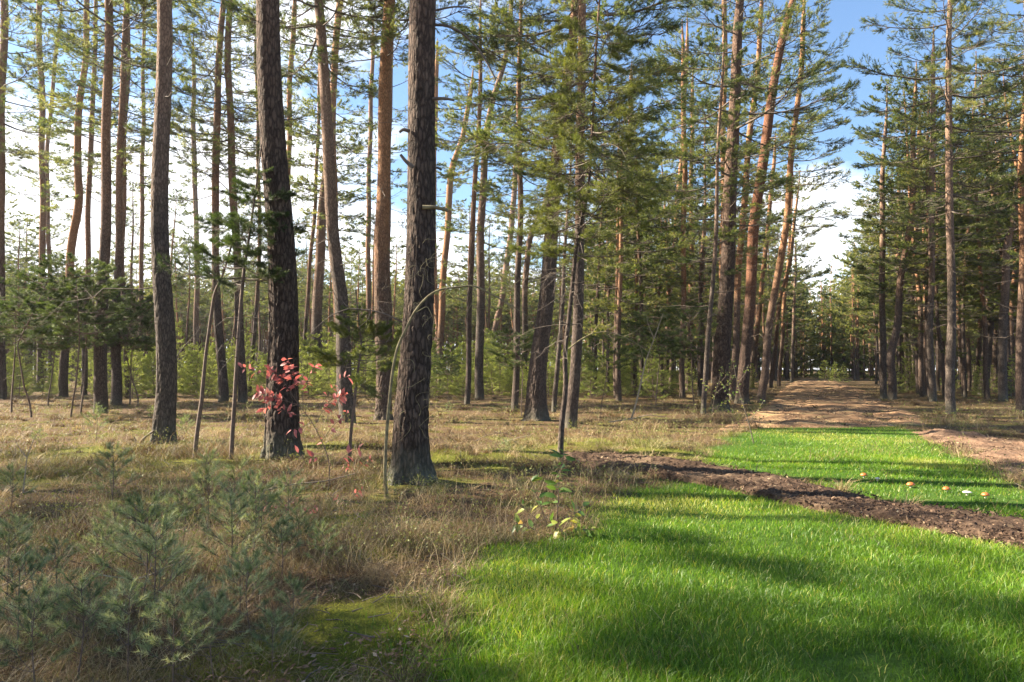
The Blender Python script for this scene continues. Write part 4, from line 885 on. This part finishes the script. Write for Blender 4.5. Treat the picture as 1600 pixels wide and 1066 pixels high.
limbs('leaning_sapling', 'pale dead sapling leaning right with a dark crooked top, right of the sunny orange pine', 'dead sapling', [
    sub([(986, 656), (994, 630), (1001, 600), (1008, 566), (1022, 530), (1036, 490)], 22.5, .03, .010, 30), sub([(1001, 600), (1015, 588), (1030, 582)], 22.5, .012, .004), sub([(1022, 530), (1012, 505), (1010, 490)], 22.5, .012, .004)], 'palewood')
limbs('leaning_sapling', 'thin dark sapling curving up right of the column trunk at left', 'dead sapling', [
    sub([(246, 660), (262, 622), (270, 598), (274, 560), (290, 538), (306, 524), (316, 505)], 20.0, .03, .008, 30), sub([(274, 560), (268, 545), (262, 530)], 20, .01, .004), sub([(290, 538), (300, 545), (312, 548)], 20, .01, .004)], 'twig')
limbs('dead_limb', 'dark dead limb lying against the foot of the column trunk', 'branch', [sub([(202, 706), (215, 695), (228, 682), (240, 674)], 15.1, .035, .02, 16), sub([(215, 695), (210, 684), (206, 678)], 15.1, .01, .005)], 'twig')
# branch stubs of the main trunk
main = [o for o in bpy.data.objects if o.get('label', '').startswith('main foreground')][0]
def stub(pts, Y, r0, r1, mat='twig'):
    P = smoothline(px_pts(pts, Y), 14) - np.array(main.location); mb = MB(); mb.add(*tubes(P[None], np.linspace(r0, r1, 14)[None], 8, (.2, .9, .1)))
    t = P[-1]; mb.add(np.vstack([mb.V[0][0][-8:], t[None]]), np.array([[i, (i + 1) % 8, 8] for i in range(8)]))
    link('branch_stub', mb.mesh('branch_stub', [M[mat]]), main)
stub([(660, 324), (680, 324), (700, 329)], 10.0, .03, .024, 'mosswood')
stub([(668, 156), (684, 154), (698, 154), (710, 157)], 10.2, .028, .016)
stub([(645, 262), (632, 250), (626, 242)], 10.0, .03, .02); stub([(640, 205), (630, 202), (624, 207)], 10.1, .028, .02)
stub([(670, 40), (690, 36), (720, 48), (745, 72), (762, 98), (774, 124)], 10.3, .022, .012); stub([(668, 20), (690, 14), (712, 10), (735, 12)], 10.3, .018, .010)
stub([(668, 262), (684, 262), (690, 266)], 10.3, .02, .014)
big2 = [o for o in bpy.data.objects if o.get('label', '').startswith('big dark furrowed')][0]

# ------------------------------------------------------------------ leafy plants
def leaf(P, d, up, L, Wd, fold=.25):
    d = norm(d); sd = norm(np.cross(d, up)); u = norm(np.cross(sd, d)); t = np.array([0, .3, .65, 1.0]); ww = np.array([.05, .9, .8, .02]) * Wd / 2
    c = P + d * (t * L)[:, None] - u * (t ** 2 * L * .22)[:, None]
    l_ = c + sd * ww[:, None] + u * (ww * fold)[:, None]; r_ = c - sd * ww[:, None] + u * (ww * fold)[:, None]
    V = np.concatenate([l_, c, r_]); Fq = [[i, i + 1, 4 + i + 1, 4 + i] for i in range(3)] + [[4 + i, 4 + i + 1, 8 + i + 1, 8 + i] for i in range(3)]
    return V, np.array(Fq)
def leafy(name, label, stems, leafn, L, Wd, mat, stemmat, base, rng, spread=.06, droop=.3, sprays=None, cat='shrub', vfun=None):
    o = bpy.data.objects.new(name, None); C.collection.objects.link(o); b = np.array(base); o.location = tuple(b); tag(o, label, cat)
    mb = MB(); lv = MB(); tot = 0
    for (P, r0, r1, nl_) in stems:
        P = np.array(P) - b; mb.add(*tubes(P[None], np.linspace(r0, r1, len(P))[None], 6, (.3, .9, .1)))
        for q in range(nl_):
            k = rng.uniform(.35, 1) * (len(P) - 1); i = int(min(k, len(P) - 2)); p = P[i] + (P[i + 1] - P[i]) * (k - i); d = norm(P[min(i + 2, len(P) - 1)] - P[max(i - 1, 0)])
            side = norm(np.cross(d, rng.normal(size=3))); dd = norm(d * .5 + side + np.array([0, 0, -droop * rng.random()]))
            pet = p + side * spread * rng.random(); s = rng.uniform(.6, 1.15)
            mb.add(*tubes(np.stack([p, pet])[None], np.full((1, 2), .0012), 3))
            V, Fq = leaf(pet, dd, norm(np.array([0, -.45, 1]) + rng.normal(size=3) * .6), L * s, Wd * s, .2)
            vv = rng.random() if vfun is None else vfun(p, rng); lv.add(V, Fq, 0, vv); tot += 1
    link('stem', mb.mesh('stem', [M[stemmat]]), o); link('leaves', lv.mesh('leaves', [M[mat]]), o); return o
rng = np.random.default_rng(8)
rx, ry = [float(v) for v in g(513, 768)]; Y0 = ry
def S(pts, r0=.004, r1=.0018, nl=12, Y=None, n=14, dy=0): return (smoothline(px_pts(pts, np.linspace(Y or Y0, (Y or Y0) + dy, len(pts))), n), r0, r1, nl)
leafy('red_shrub', 'small shrub with pinkish red autumn leaves in front of the left big dark trunk', [
    S([(513, 768), (516, 735), (514, 712), (502, 690), (492, 665), (478, 645), (465, 632)], .009, .004, 2),
    S([(465, 632), (450, 628), (432, 622), (415, 618), (400, 612)], nl=48, dy=-.2), S([(470, 638), (452, 610), (440, 590), (428, 580), (415, 578)], nl=44, dy=.1), S([(465, 632), (462, 605), (455, 580), (448, 560)], nl=38, dy=-.15),
    S([(478, 645), (470, 620), (480, 595), (492, 575), (497, 562)], nl=20, dy=.2), S([(492, 665), (505, 640), (522, 625), (540, 615)], nl=38, dy=.15), S([(502, 690), (520, 665), (538, 650), (548, 635)], nl=12, dy=-.1),
    S([(478, 645), (460, 650), (450, 645), (440, 640)], nl=8, dy=-.2), S([(514, 712), (490, 715), (475, 712), (465, 710)], nl=5), S([(516, 735), (535, 715), (555, 702), (572, 700)], nl=8, dy=-.2), S([(488, 660), (470, 668), (455, 672)], nl=7, dy=-.25),
    S([(465, 632), (440, 640), (425, 628), (412, 640)], nl=10, dy=-.1), S([(450, 628), (425, 600), (405, 585), (385, 572), (376, 575)], nl=12, dy=-.1), S([(497, 640), (520, 606), (532, 592), (545, 588)], nl=10, dy=.1)],
    0, .105, .052, 'redleaf', 'stem', (rx, ry, Hs(rx, ry)), rng, .02, .5, vfun=lambda p, r: np.clip(r.normal() * .2 + .38 + .5 * max(0, p[0]), 0, 1))
gx, gy = [float(v) for v in g(866, 842)]; Y1 = gy
leafy('leafy_seedling', 'knee-high plant with large green and yellowing leaves at the edge of the lawn', [
    S([(866, 842), (870, 810), (873, 780), (872, 750), (878, 720), (884, 700)], .006, .002, 26, Y1), S([(866, 842), (852, 815), (845, 790), (835, 765), (826, 745)], .005, .002, 9, Y1, dy=-.1), S([(868, 842), (885, 820), (900, 800), (915, 790)], .004, .002, 9, Y1, dy=-.1),
    S([(864, 842), (840, 830), (815, 820), (800, 815)], .004, .002, 12, Y1, dy=-.15), S([(868, 842), (895, 832), (915, 826), (932, 828)], .004, .002, 12, Y1, dy=-.1), S([(864, 840), (835, 808), (815, 790), (803, 780)], .003, .0015, 4, Y1), S([(866, 842), (880, 835), (872, 822), (860, 815)], .004, .002, 10, Y1, dy=-.2)],
    0, .13, .055, 'greenleaf', 'stem', (gx, gy, Hs(gx, gy)), rng, .02, .6, vfun=lambda p, r: np.clip(r.normal() * .28 + .72 - .9 * p[2], 0, 1), cat='plant')
tx, ty = [float(v) for v in g(1178, 694)]; Y2 = ty
leafy('leafy_sapling', 'thin twiggy sapling with few tiny leaves at the left rim of the green lane', [S([(1178, 694), (1170, 660), (1160, 630), (1150, 590), (1146, 570)], .012, .004, 16, Y2), S([(1170, 660), (1185, 640), (1194, 625)], .006, .003, 8, Y2), S([(1160, 630), (1140, 615), (1128, 598)], .006, .003, 12, Y2),
    S([(1165, 645), (1150, 640), (1135, 642)], .005, .003, 8, Y2), S([(1152, 600), (1164, 585), (1170, 570)], .005, .003, 9, Y2)], 0, .06, .035, 'smallleaf', 'twig', (tx, ty, Hs(tx, ty)), rng, .03, .3, cat='sapling')
ux, uy = [float(v) for v in g(1112, 652)]; Y3 = uy
leafy('leafy_sapling', 'light green leafy sapling hugging the foot of the thick dark lane-side trunk', [S([(1112, 652), (1116, 620), (1124, 595), (1128, 572)], .012, .004, 30, Y3, dy=-.8), S([(1116, 625), (1105, 605), (1098, 590)], .007, .003, 18, Y3, dy=-.5), S([(1118, 615), (1136, 600), (1148, 585)], .007, .003, 24, Y3, dy=-1), S([(1124, 600), (1140, 580), (1146, 560)], .007, .003, 18, Y3, dy=-1),
    S([(1114, 640), (1130, 630), (1142, 622)], .007, .003, 18, Y3, dy=-.6)], 0, .075, .05, 'smallleaf', 'twig', (ux, uy, Hs(ux, uy)), rng, .06, .3, cat='sapling')
vx, vy = [float(v) for v in g(614, 838)]
leafy('leafy_seedling', 'tiny yellow-green seedling in the dry grass left of the lawn', [S([(614, 838), (616, 826), (615, 816)], .003, .0015, 9, vy)], 0, .06, .02, 'smallleaf', 'stem', (vx, vy, Hs(vx, vy)), rng, .01, .3, cat='plant')
for k, (px, py, lb) in enumerate([(560, 742, 'few red leaves on a low twig between the two big dark trunks'), (545, 790, 'scrap of red leaves on the ground left of the main trunk foot'), (440, 805, 'red leaves lying low in the grass below the left big dark trunk'), (475, 815, 'small red sprig low in the dry grass left of centre')]):
    x, y = [float(v) for v in g(px, py)]
    leafy('red_sprig', lb, [S([(px, py), (px + 8, py - 16), (px + 22, py - 24)], .003, .0015, 9, y), S([(px, py), (px - 10, py - 10), (px - 24, py - 14)], .003, .0015, 8, y)], 0, .07, .036, 'redleaf', 'stem', (x, y, Hs(x, y)), rng, .02, .5, cat='sprig')

# ------------------------------------------------------------------ bluish pine seedlings in the foreground
def seedling(seed, Ht, nbr):
    rng = np.random.default_rng(seed); o = bpy.data.objects.new('pine_seedling', None); C.collection.objects.link(o)
    t = np.linspace(0, 1, 12); k1, k2 = rng.normal(size=2) * .06
    P = np.stack([k1 * np.sin(t * 3) * Ht, k2 * np.sin(t * 2.5) * Ht, t * Ht - .03], -1); st_ = MB(); st_.add(*tubes(P[None], np.linspace(.006, .0025, 12)[None], 6, (1, 0, 0)))
    B = [P[-1] - [0, 0, .12]]; D = [[0, 0, 1]]; Ln = [.16]; BR = []
    zs = np.linspace(.28, .92, 5) * Ht
    for z in zs:
        a0 = rng.random() * 6.28; f = z / Ht
        for b in range(rng.integers(3, 5)):
            az = a0 + b * 6.28 / 4 + rng.normal() * .3; L = nbr * (1.15 - f) * rng.uniform(.6, 1.1) + .06; el = .35 + .5 * f
            d = np.array([math.cos(az) * math.cos(el), math.sin(az) * math.cos(el), math.sin(el)]); p0 = np.array([np.interp(z, P[:, 2], P[:, 0]), np.interp(z, P[:, 2], P[:, 1]), z])
            u = np.linspace(0, 1, 5)[:, None]; BP = p0 + d * u * L + np.array([0, 0, .25]) * L * u ** 2 + rng.normal(size=(5, 3)) * .006 * u; BR.append(BP)
            ed = norm(BP[-1] - BP[-2]); B.append(BP[-1] - ed * .08); D.append(ed); Ln.append(.12 * rng.uniform(.8, 1.3)); B.append(BP[2]); D.append(norm(BP[4] - BP[2])); Ln.append(L * .5); B.append(BP[3]); D.append(norm(BP[4] - BP[3])); Ln.append(L * .3)
            if L > .12:
                for s in (1, -1):
                    sd = norm(d + s * norm(np.cross(d, [0, 0, 1])) * .8 + np.array([0, 0, .35])); q = BP[2 + rng.integers(2)]; l2 = .05 + .08 * rng.random(); BR.append(q + sd * np.linspace(0, 1, 5)[:, None] * l2); B.append(q + sd * l2 * .5); D.append(sd); Ln.append(.10)
    BR = np.array(BR); st_.add(*tubes(BR, np.broadcast_to(np.linspace(.0028, .0015, 5), (len(BR), 5)), 4, (.1, .2, .9)))
    link('stem', st_.mesh('stem', [M['stem']]), o)
    nb_ = MB(); V, Ft, v = needles(rng, np.array(B), norm(np.array(D, float)), np.array(Ln), 30, .06, .0034, 22, 72); nb_.add(V, Ft, 0, v)
    link('needles', nb_.mesh('needles', [M['needle_blue']]), o); return o
SD = [(28, 1012, .95, 0), (118, 1060, .8, 1), (214, 958, 1.0, 2), (242, 1000, .9, 3), (200, 1066, .6, 4), (300, 1010, .55, 0), (335, 1075, .62, 1), (395, 1010, .62, 2), (358, 905, .95, 3), (392, 880, .9, 4), (425, 1060, .5, 0), (160, 905, .65, 1), (175, 870, .6, 2),
      (90, 940, .6, 3), (60, 1085, .65, 4), (255, 900, .6, 0), (285, 850, .75, 1), (320, 840, .85, 2), (365, 830, .9, 3), (405, 860, .7, 4), (450, 835, .9, 0), (470, 870, .6, 1), (330, 770, .7, 2), (150, 690, 1.0, 3), (172, 800, .9, 4), (30, 860, .6, 0), (455, 1000, .45, 1), (15, 800, .7, 2), (10, 940, .7, 4), (270, 1085, .6, 3), (140, 1000, .55, 2), (500, 900, .5, 4), (440, 910, .6, 2), (375, 960, .6, 1),
      (240, 660, .7, 0), (60, 700, .6, 1), (790, 720, .45, 2), (700, 650, .6, 3), (885, 652, .6, 4), (290, 690, .8, 1)]
sp_ = Pool([seedling(700 + i, .62 + .05 * i, .26) for i in range(5)])
desc = ['at the left edge in the foreground, tallest', 'near the bottom left corner', 'in the left foreground with the thickest stem', 'right of the thickest-stemmed one in the left foreground', 'cut by the bottom edge at left']
def dsc(i, px, py):
    if i < 5: return 'bluish pine seedling ' + desc[i], 'bluish pine seedlings in the left foreground'
    row = 'at the bottom edge' if py > 1040 else 'in the near foreground' if py > 930 else 'in the dry grass' if py > 820 else 'in the middle ground' if py > 740 else 'in the shade further back'
    near = 'by the left edge' if px < 130 else 'left of the thick-stemmed seedling' if px < 215 else 'right of the thick-stemmed seedling' if px < 340 else 'below the left big dark trunk' if px < 560 else 'right of the main trunk'
    return 'small bluish pine seedling %s, %s' % (row, near), 'small pine seedlings %s, %s' % (row, near)
for i, (px, py, s, k) in enumerate(SD):
    x, y = [float(v) for v in g(px, py)]; s = s * (.88 + .14 * ((i * 7) % 5) / 4)
    sp_.put(k, (x, y, Hs(x, y)), i * 1.7, (s * 1.15, s * 1.15, s), dsc(i, px, py)[0], dsc(i, px, py)[1], 'pine seedling')
sp_.finish()
# pale dead twigs between the seedlings
def stick(pts, Y, r0, label, mat='palewood', forks=()):
    limbs('dead_twig', label, 'twig', [(smoothline(px_pts(pts, Y), 22), r0, r0 * .4)] + [(smoothline(px_pts(f, Y), 14), r0 * .7, r0 * .3) for f in forks], mat, k=5)
stick([(300, 994), (302, 960), (306, 936), (318, 921), (334, 916)], 4.5, .006, 'pale hook-shaped dead twig standing among the foreground seedlings', forks=[[(295, 1020), (310, 1000), (322, 980), (328, 965)], [(322, 980), (345, 982), (360, 982), (372, 990)]])
stick([(145, 897), (180, 902), (216, 906), (245, 894), (270, 882), (300, 872)], 5.2, .006, 'long pale dead twig lying across the left foreground seedlings', forks=[[(245, 894), (238, 885), (234, 880)]])
stick([(36, 770), (42, 715), (52, 688), (64, 670)], 8.0, .007, 'crooked pale dead twig rising near the left edge', forks=[[(42, 715), (30, 700), (25, 690)]])
stick([(395, 770), (425, 764), (455, 757), (510, 752), (555, 740)], 9.6, .014, 'fallen dark branch on the ground left of the main trunk', 'twig', forks=[[(425, 764), (432, 755), (438, 750)]])
stick([(428, 870), (440, 850), (455, 840), (470, 835)], 6.4, .005, 'pale bent dead twig in the dry grass at left centre')
stick([(765, 700), (790, 690), (810, 684), (830, 680)], 14.5, .010, 'pale dead twig in the sunlit brushwood right of the main trunk', forks=[[(790, 690), (778, 680), (770, 682)], [(800, 687), (812, 696), (820, 700)]])
stick([(742, 690), (760, 680), (785, 676), (812, 684)], 15.2, .009, 'bent reddish stick at the back of the sunlit brushwood', 'stem', forks=[[(760, 680), (752, 670), (745, 672)]])
stick([(1180, 740), (1184, 724), (1190, 714)], 11.0, .005, 'short pale twig sticking up from the dark soil strip')
stick([(950, 660), (985, 655), (1015, 648), (1040, 652)], 21.0, .02, 'pale fallen branch on the ground below the dead leaning sapling', forks=[[(985, 655), (1000, 663), (1012, 668)]])
stick([(1010, 715), (1025, 700), (1050, 690), (1075, 690)], 14.5, .008, 'thin arched pale grass-like twig beside the soil strip')
stick([(1388, 664), (1400, 666), (1408, 672)], 20.5, .02, 'short pale stick at the right rim of the green lane')
# ------------------------------------------------------------------ mushrooms on the lawn
M['cap'] = plain('orange_cap', (.34, .09, .02), (.50, .18, .05), 20, .5, .1); M['capw'] = plain('pale_cap', (.55, .50, .42), (.75, .7, .62), 20, .6, .1)
def mushroom(px, py, r, mat, label, cat='mushroom', flat=.62):
    x, y = [float(v) for v in g(px, py)]; o = bpy.data.objects.new('mushroom', None); C.collection.objects.link(o); o.location = (x, y, Hs(x, y)); tag(o, label, cat, 'orange mushrooms in the far lawn' if mat == 'cap' else 'pale mushrooms in the far lawn')
    n_ = 22; prof = [(0, 1), (.35, .95), (.7, .75), (.95, .4), (1.0, .15), (.93, .0), (.5, .08), (.2, .1)]
    th = np.arange(n_) * 2 * pi / n_; V = np.array([[r * a * math.cos(t) * (1 + .06 * math.sin(3 * t + px)), r * a * math.sin(t), .035 + r * flat * 1.25 * b] for a, b in prof for t in th])
    Fq = np.array([[i * n_ + j, i * n_ + (j + 1) % n_, (i + 1) * n_ + (j + 1) % n_, (i + 1) * n_ + j] for i in range(len(prof) - 1) for j in range(n_)])
    link('cap', MB().add(V, Fq).mesh('cap', [M[mat]]), o)
    P = np.array([[0, 0, -.02], [0, 0, .02], [.003, 0, .045]]); link('stalk', MB().add(*tubes(P[None], np.array([[r * .3, r * .24, r * .22]]), 10, (1, 0, 0))).mesh('stalk', [M['capw']]), o)
mushroom(1350, 746, .05, 'cap', 'leftmost round orange mushroom in the lawn beyond the soil strip'); mushroom(1423, 761, .055, 'cap', 'second orange mushroom from the left, behind the middle of the soil strip')
mushroom(1479, 768, .05, 'cap', 'orange mushroom left of the broken pale one in the lawn'); mushroom(1540, 779, .048, 'cap', 'rightmost and darkest round orange mushroom in the lawn')
mushroom(1371, 751, .036, 'capw', 'small pale mushroom beside the leftmost orange one', flat=.4); mushroom(1511, 774, .055, 'capw', 'wide broken pale mushroom between the two rightmost orange ones', flat=.3)
bpy.context.view_layer.update()
print('tris', sum(len(o.data.polygons) for o in bpy.data.objects if o.type == 'MESH'), 'unique', sum(len(m.polygons) for m in bpy.data.meshes))

# ------------------------------------------------------------------ air
hb = MB(); x0, x1, y0, y1, z0, z1 = -330, 330, -60, 300, -3.0, 27.0
hv = np.array([[x, y, z] for z in (z0, z1) for y in (y0, y1) for x in (x0, x1)]); hb.add(hv, np.array([[0, 2, 3, 1], [4, 5, 7, 6], [0, 1, 5, 4], [2, 6, 7, 3], [0, 4, 6, 2], [1, 3, 7, 5]]), 0, None, False)
hm, ht, hn, hl = newmat('haze'); pv = hn('ShaderNodeVolumePrincipled'); pv.inputs['Density'].default_value = .0002; pv.inputs['Color'].default_value = (.86, .92, 1, 1); pv.inputs['Anisotropy'].default_value = .45
ho = hn('ShaderNodeOutputMaterial'); hl(pv.outputs[0], ho.inputs['Volume'])
tag(link('haze', hb.mesh('haze', [hm])), 'thin sunlit haze between the far trees', 'haze', kind='stuff')
